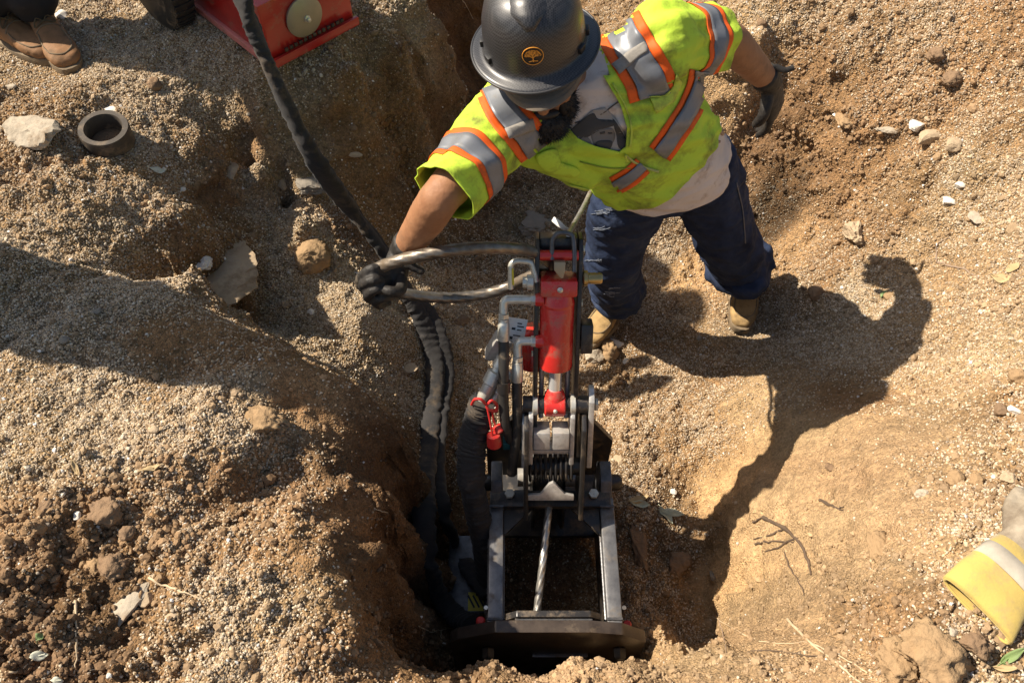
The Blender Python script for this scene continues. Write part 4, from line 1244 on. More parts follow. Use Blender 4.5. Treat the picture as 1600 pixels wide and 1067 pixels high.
# ------------------------------------------------------------------ the worker
worker = empty('person', (.62, 1.9, 0.0))
tag(worker, 'worker in a lime safety vest, black full-brim hard hat and jeans leaning over the puller', 'person')
LAT = Vector((.874, .40, .278)).normalized(); FR = Vector((.424, -.847, -.116)).normalized()
SHR, SHL = Vector((.02, 1.615, 1.375)), Vector((.365, 1.755, 1.47))
ELR, WRR = Vector((-.155, 1.345, 1.365)), Vector((-.272, 1.372, 1.135))
ELL, WRL = PT(1136, 62, 2.2), PT(1200, 126, 2.40)
HEADC = Vector((.068, 1.635, 1.486))
hup = Vector((-.13, -.07, .98)).normalized(); hfw = Vector((.0, -1, -.06)); hfw = (hfw - hup * hfw.dot(hup)).normalized(); hlt = hup.cross(hfw) * -1
HROT = Matrix((hlt, -hfw, hup)).transposed()         # local x = left of the face, -y = forward, z = up
def HP(x, y, z): return HEADC + HROT @ Vector((x, y, z))
body = [ellipsoid(HP(0, 0, .03), (.078, .096, .105), HROT, 24), ellipsoid(HP(0, -.045, -.045), (.058, .055, .07), HROT, 20),
        limb([HP(0, .03, -.06), Vector((.14, 1.675, 1.41)), Vector((.2, 1.70, 1.36))], [.058, .062, .08]),
        limb([HP(0, -.095, .012), HP(0, -.112, -.02), HP(0, -.102, -.034)], [.010, .016, .014], 10),
        ellipsoid(HP(0, -.086, .028), (.05, .018, .012), HROT), ellipsoid(HP(0, -.094, -.064), (.026, .013, .008), HROT),
        ellipsoid(HP(.082, .01, -.005), (.012, .022, .034), HROT), ellipsoid(HP(-.082, .01, -.005), (.012, .022, .034), HROT)]
for s in (-1, 1):
    body.append(ellipsoid(HP(s * .045, -.075, -.02), (.024, .02, .022), HROT))
body += [limb([SHR, SHR.lerp(ELR, .5), ELR, ELR.lerp(WRR, .4), WRR, WRR + (WRR - ELR) * .12], [.060, .054, .047, .047, .033, .030], 20),
         limb([SHL, SHL.lerp(ELL, .5), ELL, ELL.lerp(WRL, .4), WRL, WRL + (WRL - ELL) * .12], [.062, .056, .049, .048, .034, .031], 20)]
HIPR, HIPL = Vector((.38, 1.87, .93)), Vector((.575, 1.90, .94))
body += [loft([((.47, 1.87, .86), (1, .1, 0), FR, .15, .10, .10), ((.40, 1.83, 1.08), (1, .3, .1), FR, .145, .10, .10), ((.30, 1.75, 1.27), LAT, FR, .17, .11, .10), ((.22, 1.70, 1.38), LAT, FR, .16, .08, .08), ((.19, 1.70, 1.42), LAT, FR, .08, .06, .06)], 24)]
KNR, ANR = Vector((.360, 1.885, .52)), Vector((.412, 1.985, .12))
KNL, ANL = Vector((.765, 1.96, .53)), Vector((.925, 2.035, .20))
body += [limb([HIPR, KNR, ANR], [.085, .058, .042]), limb([HIPL, KNL, ANL], [.085, .058, .042])]
bme = remesh(body, .007, 3, lambda co, no: .0012 * noise3(co, 30, 2.2))
bobj = obj_mesh('body', bme, M_SKIN, worker)
# eyes
for s in (-1, 1):
    v, f = ellipsoid(HP(s * .033, -.084, .006), (.012, .010, .010), HROT, 12)
    MB().add(v, f).build('eye', mat('eye_white', (.7, .68, .64, 1), .2), worker)
# beard: a dark mass with strands
mb = MB()
for c, r in (((0, -.085, -.095), (.055, .038, .045)), ((.05, -.05, -.06), (.028, .045, .05)), ((-.05, -.05, -.06), (.028, .045, .05)), ((0, -.100, -.050), (.038, .014, .012))):
    v, f = ellipsoid(HP(*c), r, HROT, 16); mb.add(v, f)
rs = np.random.default_rng(3)
for k in range(2600):
    a = rs.normal(size=3); a /= np.linalg.norm(a); a[1] = -abs(a[1])
    if rs.random() < .6: c = Vector((a[0] * .055, -.085 + a[1] * .038, -.095 + a[2] * .045))
    else:
        sg = 1 if a[0] > 0 else -1
        c = Vector((sg * .05 + a[0] * .028, -.05 + a[1] * .045, -.06 + a[2] * .05))
    d = Vector((a[0] * .8 + rs.normal() * .5, a[1] * .8 + rs.normal() * .5, a[2] * .6 - .5 + rs.normal() * .4)).normalized()
    ln = rs.uniform(.008, .020); sd = d.orthogonal().normalized() * .0008
    p = HP(*c); q = HP(*(c + d * ln)); sw = HROT @ sd
    mb.add([p + sw, p - sw, q], [(0, 1, 2)])
mb.build('beard', M_HAIR, worker)

# t-shirt ------------------------------------------------------------
def torso(g, lo, hi):
    """torso sections grown by g"""
    S = [((.468, 1.868, .925), (1, .18, .16), .205, .155, .145, -1), ((.455, 1.858, .97), (1, .2, .16), .207, .162, .145, 0), ((.42, 1.835, 1.05), (1, .24, .17), .203, .168, .14, 1), ((.365, 1.795, 1.16), (.93, .32, .2), .198, .165, .135, 2),
         ((.30, 1.75, 1.27), (.9, .36, .24), .200, .150, .13, 3), ((.245, 1.71, 1.365), (.874, .4, .278), .188, .122, .11, 4), ((.21, 1.70, 1.43), (.874, .4, .278), .135, .075, .08, 5), ((.185, 1.69, 1.465), (.874, .4, .278), .082, .058, .06, 6)]
    return [(c, l, FR, a + g, bf + g, bb + g, .9) for c, l, a, bf, bb, i in S if lo <= i <= hi]
def folds(seed, amp, ax):
    return lambda co, no: amp * (1 - np.abs(noise3(co, 5.2, seed, (ax, .35), 3)) * 3) * .6 + amp * .8 * noise3(co, 11, seed + 3, (ax, .4), 2) + .0042 * (.35 - np.abs(noise3(co, 15, seed + 9, (ax, .3), 2)) * 2)
spine = Vector((-.47, -.35, .82))
sme = remesh([loft(torso(0, -1, 6), 40), limb([SHR, SHR.lerp(ELR, .45)], [.070, .062]), limb([SHL, SHL.lerp(ELL, .45)], [.070, .062])], .0065, 5, folds(7.0, .0135, FR.cross(spine) + Vector((0, 0, .7))))
# open hem
def cut(me, co, no, solid=None):
    bm = bmesh.new(); bm.from_mesh(me)
    bmesh.ops.bisect_plane(bm, geom=bm.verts[:] + bm.edges[:] + bm.faces[:], plane_co=Vector(co), plane_no=Vector(no), clear_inner=True)
    bm.to_mesh(me); bm.free()
cut(sme, (.468, 1.868, .940), (-.08, -.05, .99))
shirt = obj_mesh('t_shirt', sme, M_SHIRT, worker)
so = shirt.modifiers.new('cloth', 'SOLIDIFY'); so.thickness = .003; so.offset = -1
sbv = bvh_of(sme)
# portrait print on the chest: plain shapes of a bearded man in a brimmed hat
PR = [mat('print_tone_dark', (.06, .055, .05, 1), .85), mat('print_tone_mid', (.17, .155, .14, 1), .85), mat('print_tone_light', (.34, .31, .28, 1), .85)]
pr = decal('shirt_print', [(888, 212), (905, 190), (925, 172), (945, 168), (960, 182), (975, 205), (985, 235), (930, 240)], sbv, PR[2], shirt, .002)
if pr:
    decal('print_shape', smooth2([(888, 212), (903, 192), (926, 176), (934, 186), (955, 188), (961, 195), (938, 202), (912, 216)], 4, True), sbv, PR[0], pr, .003, 4)
    decal('print_shape', smooth2([(924, 208), (942, 200), (958, 201), (960, 216), (952, 228), (936, 232), (926, 222)], 4, True), sbv, PR[1], pr, .003, 4)
    decal('print_shape', smooth2([(930, 222), (945, 219), (956, 222), (950, 234), (934, 236)], 4, True), sbv, PR[0], pr, .004, 4)
    decal('print_shape', [(936, 206), (944, 204), (945, 207), (937, 209)], sbv, PR[0], pr, .004, 3)
    decal('print_shape', [(949, 205), (956, 205), (956, 208), (950, 208)], sbv, PR[0], pr, .004, 3)
    decal('print_shape', smooth2([(957, 186), (972, 205), (981, 232), (966, 230), (962, 208)], 4, True), sbv, PR[0], pr, .003, 4)
    decal('print_shape', smooth2([(893, 215), (918, 214), (925, 232), (908, 228)], 4, True), sbv, PR[1], pr, .003, 4)
strip('neck_seam', [(898, 192), (935, 180), (965, 160), (985, 145)], 1.6, sbv, mat('seam', (.09, .07, .06, 1), .9), shirt, .002)
for a, b, r in ((1118, 200, 9), (1108, 188, 4), (1128, 206, 5), (1100, 230, 4), (1122, 222, 3), (1080, 252, 4)):
    decal('stain', [(a + r * (1 + .25 * math.sin(3 * t + a)) * math.cos(t), b + r * (1 + .3 * math.sin(2 * t + b)) * math.sin(t)) for t in np.linspace(0, 2 * math.pi, 12, endpoint=False)], sbv, mat('mud_stain', (.33, .23, .15, 1), .9), shirt, .0018, 3)

# vest ---------------------------------------------------------------
ELR2 = SHR.lerp(ELR, 1.0); ELL2 = SHL.lerp(ELL, .70)
vme = remesh([loft(torso(.016, 0, 6), 44), limb([PT(826, 212, 2.04), PT(872, 236, 2.13), PT(915, 258, 2.22)], [.060, .070, .075], 20), limb([SHR.lerp(Vector((.2, 1.69, 1.36)), .3), SHR, SHR.lerp(ELR, .4), SHR.lerp(ELR, 1.15)], [.098, .096, .084, .077], 24),
              limb([SHL.lerp(Vector((.2, 1.69, 1.36)), .3), SHL, SHL.lerp(ELL, .4), SHL.lerp(ELL, .9)], [.100, .100, .090, .086], 24)], .0065, 5, folds(7.0, .0135, FR.cross(spine) + Vector((0, 0, .7))))
HEM_C = Vector((.39, 1.825, 1.105))
cut(vme, HEM_C, Vector((-.42, -.28, .86)) - .18 * LAT)
# sleeve ends
def cut_beyond(me, co, no, centre, rad):
    bm = bmesh.new(); bm.from_mesh(me)
    no = Vector(no).normalized(); centre = Vector(centre)
    gf = [f for f in bm.faces if (f.calc_center_median() - centre).length < rad]
    geom = set(gf)
    for f in gf: geom.update(f.edges); geom.update(f.verts)
    bmesh.ops.bisect_plane(bm, geom=list(geom), plane_co=Vector(co), plane_no=no)
    dl = [f for f in bm.faces if (f.calc_center_median() - Vector(co)).dot(no) > 0 and (f.calc_center_median() - centre).length < rad]
    bmesh.ops.delete(bm, geom=dl, context='FACES')
    bm.to_mesh(me); bm.free()
cut_beyond(vme, ELR2, ELR - SHR, ELR, .2)
cut_beyond(vme, ELL2, ELL - SHL, ELL, .2)
# the neck opening: cut the front panel along lines of the V
def cut_shape(me, poly, back=None):
    """removes the camera-facing cloth inside a convex outline"""
    bm = bmesh.new(); bm.from_mesh(me)
    m = len(poly); planes = []
    cx = sum(p[0] for p in poly) / m; cy = sum(p[1] for p in poly) / m
    for i in range(m):
        a = Vector(ray(*poly[i])); b = Vector(ray(*poly[(i + 1) % m]))
        n = a.cross(b).normalized()
        if n.dot(Vector(ray(cx, cy))) < 0: n = -n
        planes.append(n)
    def front(f): return f.normal.dot(f.calc_center_median() - CAMP) < 0
    for n in planes:
        fs = [f for f in bm.faces if front(f) and all(min((v.co - CAMP).dot(q) for v in f.verts) > -.06 for q in planes)]
        g = set(fs)
        for f in fs: g.update(f.edges); g.update(f.verts)
        bmesh.ops.bisect_plane(bm, geom=list(g), plane_co=CAMP, plane_no=n)
    dl = [f for f in bm.faces if front(f) and all((f.calc_center_median() - CAMP).dot(q) > 0 for q in planes)]
    bmesh.ops.delete(bm, geom=dl, context='FACES')
    bm.to_mesh(me); bm.free()
VN = [(874, 185), (902, 216), (930, 229), (968, 238), (978, 230), (980, 200), (970, 165), (950, 130), (925, 90), (905, 60), (840, 80), (845, 150)]
cut_shape(vme, VN)
cut_shape(vme, [(890, 58), (926, 62), (945, 92), (953, 118), (920, 118)])
vest = obj_mesh('safety_vest', vme, M_VEST, worker)
vest['label'] = 'lime short-sleeved vest with grey and orange tape, smudged with dirt'
so = vest.modifiers.new('cloth', 'SOLIDIFY'); so.thickness = .003; so.offset = -1
vbv = bvh_of(vme)
strip('neck_trim', [(878, 187), (902, 214), (930, 227), (966, 236)], 3, vbv, M_VESTTRIM, vest, .003)
strip('neck_trim', [(984, 230), (986, 200), (976, 165), (956, 130)], 3, vbv, M_VESTTRIM, vest, .003)
# shoulder tapes down to the pockets
tape([(772, 135), (790, 175), (815, 205), (838, 236)], 13, 36, vbv, vest)
tape([(930, -30), (955, 20), (985, 75), (1012, 120), (1022, 152)], 16, 48, vbv, vest)
strip('mic_loop', [(790, 212), (832, 193)], 13, vbv, M_WEB, vest, .0085)
strip('mic_loop', [(960, 110), (1010, 72)], 17, vbv, M_WEB, vest, .0085)
# waist tape, in two runs either side of the zip
tape([(1096, 110), (1092, 135), (1076, 172), (1050, 212), (1030, 240)], 9, 22, vbv, vest)
tape([(1004, 258), (985, 275), (960, 290)], 8, 15, vbv, vest)
# sleeve tapes
axr = (ELR - SHR).normalized(); axl = (ELL - SHL).normalized(); lr = (ELR - SHR).length; ll = (ELL - SHL).length
for (c, ax, l, a) in ((SHR, axr, lr, .58), (SHL, axl, ll, .30)):
    u = l * a
    for w, m_, nm, of in ((.016, M_ORANGE, 'orange_tape', .003), (.044, M_SILVER, 'reflective_tape', .004), (.016, M_ORANGE, 'orange_tape', .003)):
        sleeve_band(c, ax, vbv, vest, u, u + w, m_, nm, of); u += w - .0005
# pocket, zip, seams
M_SEAM = mat('vest_seam', (.26, .33, .03, 1), .8)
decal('chest_pocket', smooth2([(838, 240), (868, 232), (874, 252), (902, 262), (898, 274), (860, 268), (842, 256)], 3, True), vbv, M_VEST, vest, .006, 5, .004)
pk = decal('chest_pocket', [(1014, 154), (1036, 150), (1050, 134), (1056, 114), (1064, 128), (1050, 160), (1024, 176)], vbv, M_VESTTRIM, vest, .005, 5, .003)
strip('pocket_edge', [(1012, 153), (1034, 151), (1047, 138)], 3, vbv, M_VESTTRIM, vest, .009)
strip('zip', [(976, 240), (990, 252), (1010, 262), (1028, 268)], 4, vbv, mat('zip_teeth', (.38, .42, .12, 1), .5), vest, .005)
strip('zip_pull', [(976, 238), (979, 250)], 4, vbv, M_VESTTRIM, vest, .009)
strip('seam', [(905, 252), (950, 262), (985, 262)], 1.6, vbv, M_SEAM, vest, .003)
strip('seam', [(1030, 215), (1050, 205), (1064, 195)], 1.6, vbv, M_SEAM, vest, .003)
strip('hem', [(830, 262), (870, 282), (920, 296)], 3, vbv, M_VESTTRIM, vest, .003)

# jeans ---------------------------------------------------------------
jp = [ellipsoid((.475, 1.875, .93), (.185, .135, .13)),
      limb([HIPR + Vector((.01, 0, .02)), HIPR.lerp(KNR, .5), KNR, KNR.lerp(ANR, .5), ANR + Vector((0, 0, .09))], [.118, .112, .100, .092, .090], 26),
      limb([HIPL + Vector((-.01, 0, .02)), HIPL.lerp(KNL, .5), KNL, KNL.lerp(ANL, .5), ANL + Vector((0, 0, .09))], [.120, .116, .104, .094, .092], 26)]
# bunched denim above the left boot and a fold at the knee
def ring(c, ax, Rr, r, n=28, wob=.006):
    ax = Vector(ax).normalized(); e1 = ax.orthogonal().normalized(); e2 = ax.cross(e1)
    pts_ = [Vector(c) + (e1 * math.cos(t) + e2 * math.sin(t)) * (Rr + wob * math.sin(3 * t + Rr * 90)) + ax * wob * math.sin(2 * t) for t in np.linspace(0, 2 * math.pi, n, endpoint=False)]
    mb = MB().tube(pts_, r, 10, False, True); return mb.v, mb.f
axL = (KNL - ANL)
jp += [ring(ANL.lerp(KNL, .38), axL, .086, .038, wob=.018), ring(ANL.lerp(KNL, .27), axL, .080, .022, wob=.008), ring(ANL.lerp(KNL, .16), axL, .074, .020)]
jp += [ring(ANR.lerp(KNR, .20), KNR - ANR, .074, .020, wob=.006), ring(ANR.lerp(KNR, .42), KNR - ANR, .078, .020, wob=.010)]
jme = remesh(jp, .0075, 4, lambda co, no: .017 * noise3(co, 4.2, 3.3, ((.3, .5, 1), 1.4), 3) + .007 * (.35 - np.abs(noise3(co, 4.5, 9.1, ((.6, 0, .8), 1.3), 2))) + (.004 + .007 * np.clip((.55 - co[:, 2]) / .3, 0, 1)) * (.35 - np.abs(noise3(co, 10, 2.7, ((.25, .1, 1), 2.2), 2)) * 2))
jeans = obj_mesh('jeans', jme, M_DENIM, worker)
jbv = bvh_of(jme)
fr = np.random.default_rng(4)
for (cx_, cy_, wx_, wy_, k_) in ((944, 331, 24, 4, 11), (944, 357, 14, 3, 7), (926, 405, 10, 3, 5), (956, 456, 9, 7, 9)):
    for i in range(k_):
        a0 = cx_ + fr.uniform(-wx_, wx_) * .8; b0 = cy_ + fr.uniform(-wy_, wy_) - (a0 - cx_) * .12
        L_ = fr.uniform(4, 9); t_ = fr.normal() * .12 - .12
        strip('frayed_thread', [(a0 - L_ * math.cos(t_), b0 - L_ * math.sin(t_)), (a0, b0 + fr.normal() * .8), (a0 + L_ * math.cos(t_), b0 + L_ * math.sin(t_))], fr.uniform(.7, 1.3), jbv, M_FRAY, jeans, .0022, 0, 4)
strip('side_seam', [(1150, 285), (1160, 330), (1164, 380)], 1.5, jbv, mat('seam_thread', (.10, .10, .11, 1), .8), jeans, .002)

# boots ---------------------------------------------------------------
hl = PZ(1163, 452, .098); tl = PZ(1154, 518, .098)
d = (tl - hl).normalized(); tl = PZ(1155, 519, .098); hl = tl - d * .295
make_boot(worker, hl, tl, M_BOOT, M_SOLE, ANL + Vector((.0, .0, .02)))
tr = PZ(917, 541, .036); d = Vector((-.42, -.62, 0)).normalized(); hr = tr - d * .30
make_boot(worker, hr, tr, M_BOOT, M_SOLE, hr + d * .055 + Vector((0, 0, .2)))

# gloves --------------------------------------------------------------
# right hand: closes on the loop of rope
wr = WRR + (WRR - ELR).normalized() * .015
K = [PT(603, 424, 2.035), PT(604, 437, 2.035), PT(608, 449, 2.045), PT(615, 460, 2.06)]
secs = []
kc = (K[0] + K[3]) / 2; dv = (kc - wr)
latk = (K[3] - K[0]).normalized(); bk = dv.cross(latk).normalized()
if bk.dot(CAMP - kc) < 0: bk = -bk
for u, a_, b_ in ((-.25, .034, .030), (.1, .036, .028), (.5, .046, .026), (.85, .046, .021), (1.0, .042, .016)):
    secs.append((wr + dv * u, latk, bk, a_, b_, b_, .85))
pcs = [loft(secs, 22), limb([WRR - (WRR - ELR).normalized() * .035, wr], [.042, .036])]
FT = [[(583, 420, 2.00), (566, 432, 2.03), (573, 444, 2.10), (590, 443, 2.13)],
      [(583, 437, 1.995), (567, 446, 2.03), (574, 457, 2.10), (592, 455, 2.13)],
      [(588, 452, 2.005), (574, 461, 2.04), (582, 469, 2.10), (598, 464, 2.13)],
      [(598, 465, 2.03), (587, 472, 2.06), (594, 477, 2.10), (607, 472, 2.13)]]
for k_, ft in zip(K, FT):
    pcs.append(limb([k_.lerp(wr, .25), k_] + [PT(*q) for q in ft], [.013, .0135, .0130, .0125, .0115, .010], 12, 4))
pcs.append(limb([wr.lerp(K[3], .35), PT(626, 452, 2.03), PT(610, 455, 2.005), PT(597, 449, 2.015)], [.018, .016, .0135, .0105], 12, 4))
pcs.append(limb([PT(638, 412, 2.05), PT(650, 420, 2.05), PT(660, 424, 2.055)], [.014, .010, .010], 10))
gme = remesh(pcs, .0036, 1, lambda co, no: .0012 * noise3(co, 60, 5.5))
g = obj_mesh('glove', gme, M_GLOVE, worker); g['label'] = 'dark work glove gripping the wire rope'
# left hand: hangs, half closed
wl = WRL + (WRL - ELL).normalized() * .02
pcs = hand_pieces(wl, PT(1212, 180, 2.52) - wl, Vector((.75, -.5, .35)), 1, (.30, .33, .36, .42), 1.2, .5)
pcs.append(limb([WRL - (WRL - ELL).normalized() * .03, wl], [.043, .037]))
gme = remesh(pcs, .004, 2, lambda co, no: .0014 * noise3(co, 50, 8.5))
g = obj_mesh('glove', gme, M_GLOVE, worker)
st_ = spline([PT(1202, 126, 2.37), PT(1205, 110, 2.35), PT(1212, 105, 2.35), PT(1226, 110, 2.35), PT(1240, 106, 2.35)], 6)
MB().tube(st_, .011, 10, flat=(.6, .8)).build('cuff_strap', M_GLOVE, g)

# hard hat --------------------------------------------------------------
def hat_material():
    m = bpy.data.materials.new('carbon_weave_shell'); m.use_nodes = True
    nt = m.node_tree; N = nt.nodes; L = nt.links; b = N['Principled BSDF']
    tc = N.new('ShaderNodeTexCoord')
    ck = N.new('ShaderNodeTexChecker'); ck.inputs['Scale'].default_value = 260
    ck.inputs['Color1'].default_value = (.040, .040, .043, 1); ck.inputs['Color2'].default_value = (.012, .012, .014, 1)
    L.new(tc.outputs['Object'], ck.inputs['Vector']); L.new(ck.outputs['Color'], b.inputs['Base Color'])
    b.inputs['Roughness'].default_value = .42; b.inputs['Coat Weight'].default_value = .25; b.inputs['Coat Roughness'].default_value = .22
    bp = N.new('ShaderNodeBump'); bp.inputs['Strength'].default_value = .25; bp.inputs['Distance'].default_value = .0006
    L.new(ck.outputs['Fac'], bp.inputs['Height']); L.new(bp.outputs['Normal'], b.inputs['Normal'])
    return m
M_HAT = hat_material()
HB = Vector((.052, 1.622, 1.566))
def hatpt(x, y, z): return HB + HROT @ Vector((x, y, z))
mb = MB(); n = 72
prof = [(0, .152), (.034, .151), (.062, .144), (.086, .129), (.102, .106), (.1105, .077), (.1145, .046), (.116, .018), (.1175, .007), (.122, .001), (.130, -.003), (.139, -.006), (.1455, -.0095), (.1465, -.0125), (.143, -.0125), (.130, -.007), (.116, -.003), (.111, .01), (.107, .05), (.092, .10), (0, .142)]
for r, h in prof:
    for k in range(n):
        a = 2 * math.pi * k / n
        kx, ky = 1.0, 1.05 if r > .1205 else 1.05
        x = math.cos(a) * r * kx; y = math.sin(a) * r * ky
        hz = h
        if h > .05 and r < .112:
            # three ribs over the crown
            t = abs(x); hz += .006 * math.exp(-((t - 0) / .02) ** 2) * min(1, max(0, (h - .05) / .05))
        if r > .122: hz += .009 * (abs(math.cos(a)) ** 2) * ((r - .122) / .025)
        mb.v.append(tuple(hatpt(x, y, hz)))
for i in range(len(prof) - 1):
    for k in range(n):
        k2 = (k + 1) % n
        mb.f.append((i * n + k, i * n + k2, (i + 1) * n + k2, (i + 1) * n + k))
hat = mb.build('hard_hat', M_HAT, worker, True, 60)
hbv = bvh_of(hat.data)
def on_hat(x, z, off=.001, ydir=-1):
    o_ = hatpt(x, ydir * .3, z); d_ = HROT @ Vector((0, -ydir, 0))
    loc, nr, _, _ = hbv.ray_cast(o_ + Vector(hat.matrix_world.translation) * 0, d_, .4)
    if loc is None: return hatpt(x, ydir * .1, z)
    return loc - d_ * off
# raised tongue over the crown, narrowing to the front
V, F = [], []
rows = 22; nc = 9
for i in range(rows):
    th = -.30 + 2.0 * i / (rows - 1)         # angle from the front up over the crown
    w = .010 + .030 * min(1, i / 6)
    for j in range(nc):
        s = (j / (nc - 1) - .5) * 2
        x = s * w
        dirv = HROT @ Vector((0, -math.cos(.62 + (th + .3) * .55), math.sin(.62 + (th + .3) * .55)))
        o_ = hatpt(x, 0, .035) + dirv * .4
        loc, nr, _, _ = hbv.ray_cast(o_, -dirv, .5)
        lift = .0065 * (1 - abs(s) ** 6) * min(1, i / 1.5 + .15)
        V.append((loc if loc is not None else hatpt(x, 0, .14)) + dirv * (lift - .001))
for i in range(rows - 1):
    for j in range(nc - 1):
        F.append((i * nc + j, i * nc + j + 1, (i + 1) * nc + j + 1, (i + 1) * nc + j))
obj_mesh('crown_ridge', mesh_from('crown_ridge', V, F), M_HAT, hat)
# brim edge trim
tr_ = [hatpt(math.cos(a) * .1462, math.sin(a) * .1462 * 1.05, -.0115 + .0088 * math.cos(a) ** 2) for a in np.linspace(0, 2 * math.pi, 72, endpoint=False)]
MB().tube(tr_, .0030, 8, False, True).build('brim_edge', mat('brim_trim', (.03, .03, .032, 1), .4), hat)
# accessory slots
for sx, yy in ((-1, -.062), (1, -.062), (-1, .0), (1, .0)):
    a = math.atan2(yy / 1.13, sx * .1); p = hatpt(math.cos(a) * .1175, math.sin(a) * .1175 * 1.05, .016)
    MB().box(p, (.012, .022, .016), HROT @ Matrix.Rotation(a, 3, 'Z'), .003).build('accessory_slot', mat('black_plastic', (.012, .012, .013, 1), .5), hat)
# round badge with a tree
M_GOLD = mat('badge_gold', (.72, .30, .035, 1), .5)
bz = .060; br = .0225
def badge(u, v, off): return on_hat(u, bz + v * 0.92, off)
V = [badge(0, 0, .0012)]; F = []
for k in range(28):
    a = 2 * math.pi * k / 28; V.append(badge(br * math.cos(a), br * math.sin(a), .0012))
for k in range(28): F.append((0, 1 + k, 1 + (k + 1) % 28))
bd = obj_mesh('badge', mesh_from('badge', V, F), mat('badge_black', (.012, .010, .010, 1), .4), hat)
MB().tube([badge(br * math.cos(a), br * math.sin(a), .0018) for a in np.linspace(0, 2 * math.pi, 40, endpoint=False)], .0009, 6, False, True).build('badge_ring', M_GOLD, bd)
mb = MB(); rb = np.random.default_rng(12)
for k in range(300):
    a = rb.uniform(0, math.pi); q = .018 * math.sqrt(rb.random())
    u, v = q * math.cos(a) * 1.0, q * math.sin(a) * .95 - .001
    if abs(u) < .004 and v < .004: continue
    p = badge(u, v, .002); ex = (HROT @ Vector((1, 0, 0))); ez = (HROT @ Vector((0, .2, 1)))
    t = rb.uniform(0, 6.28); s_ = .0011
    mb.add([p + (ex * math.cos(t + q_) + ez * math.sin(t + q_)) * s_ for q_ in (0, 2.1, 4.2)], [(0, 1, 2)])
mb.build('badge_leaves', M_GOLD, bd)
for pth in ([(0, -.014), (0, -.006), (0, .002), (.002, .008)], [(0, -.004), (.006, .001), (.011, .003)], [(0, -.004), (-.006, .001), (-.011, .003)], [(0, .001), (-.004, .008), (-.007, .012)], [(0, .0), (.005, .008), (.008, .011)], [(-.010, -.013), (-.003, -.012), (0, -.010), (.003, -.012), (.010, -.013)]):
    MB().tube(spline([badge(u, v, .0022) for u, v in pth], 4), .0012, 6).build('badge_branch', M_GOLD, bd)
# cap peak under the brim
V, F = [], []
M_CAP = mat('grey_cap_cloth', (.17, .135, .10, 1), .9, noise=(150, 2), color2=(.125, .10, .075, 1))
nn_ = 25
for lay in (0, 1):
    for i in range(9):
        q = i / 8
        for k in range(nn_):
            a = math.pi * (1.07 + .86 * k / (nn_ - 1))
            rx = .088 + .012 * q; ry = .088 + (.068 + .014) * q * (abs(math.sin(a)) ** .7)
            x = rx * math.cos(a); y = ry * math.sin(a)
            V.append(hatpt(x - .006, y, -.022 - .024 * q - .03 * (x / .1) ** 2 * q - lay * .003))
L0 = 9 * nn_
for lay in (0, 1):
    for i in range(8):
        for k in range(nn_ - 1):
            b0 = lay * L0 + i * nn_ + k
            F.append((b0, b0 + 1, b0 + nn_ + 1, b0 + nn_))
for k in range(nn_ - 1):
    F.append((8 * nn_ + k, 8 * nn_ + k + 1, L0 + 8 * nn_ + k + 1, L0 + 8 * nn_ + k)); F.append((k, k + 1, L0 + k + 1, L0 + k))
cp = obj_mesh('cap_peak', mesh_from('cap_peak', V, F), M_CAP, worker)
for q in (.55, .7, .85):
    pts_ = [hatpt((.088 + .012 * q) * math.cos(a) - .006, (.088 + .082 * q * abs(math.sin(a)) ** .7) * math.sin(a), -.0215 - .024 * q - .03 * ((.088 + .012 * q) * math.cos(a) / .1) ** 2 * q) for a in np.linspace(math.pi * 1.1, math.pi * 1.9, 30)]
    MB().tube(pts_, .0006, 5).build('peak_stitch', mat('peak_thread', (.15, .13, .11, 1), .9), cp)
mb = MB(); prof2 = [(.083, -.03), (.088, -.01), (.09, .0)]
for r, h in prof2:
    for k in range(40):
        a = 2 * math.pi * k / 40; mb.v.append(tuple(hatpt(math.cos(a) * r, math.sin(a) * r * 1.12, h - .005)))
for i in range(2):
    for k in range(40):
        k2 = (k + 1) % 40; mb.f.append((i * 40 + k, i * 40 + k2, (i + 1) * 40 + k2, (i + 1) * 40 + k))
mb.build('cap_band', M_CAP, worker)

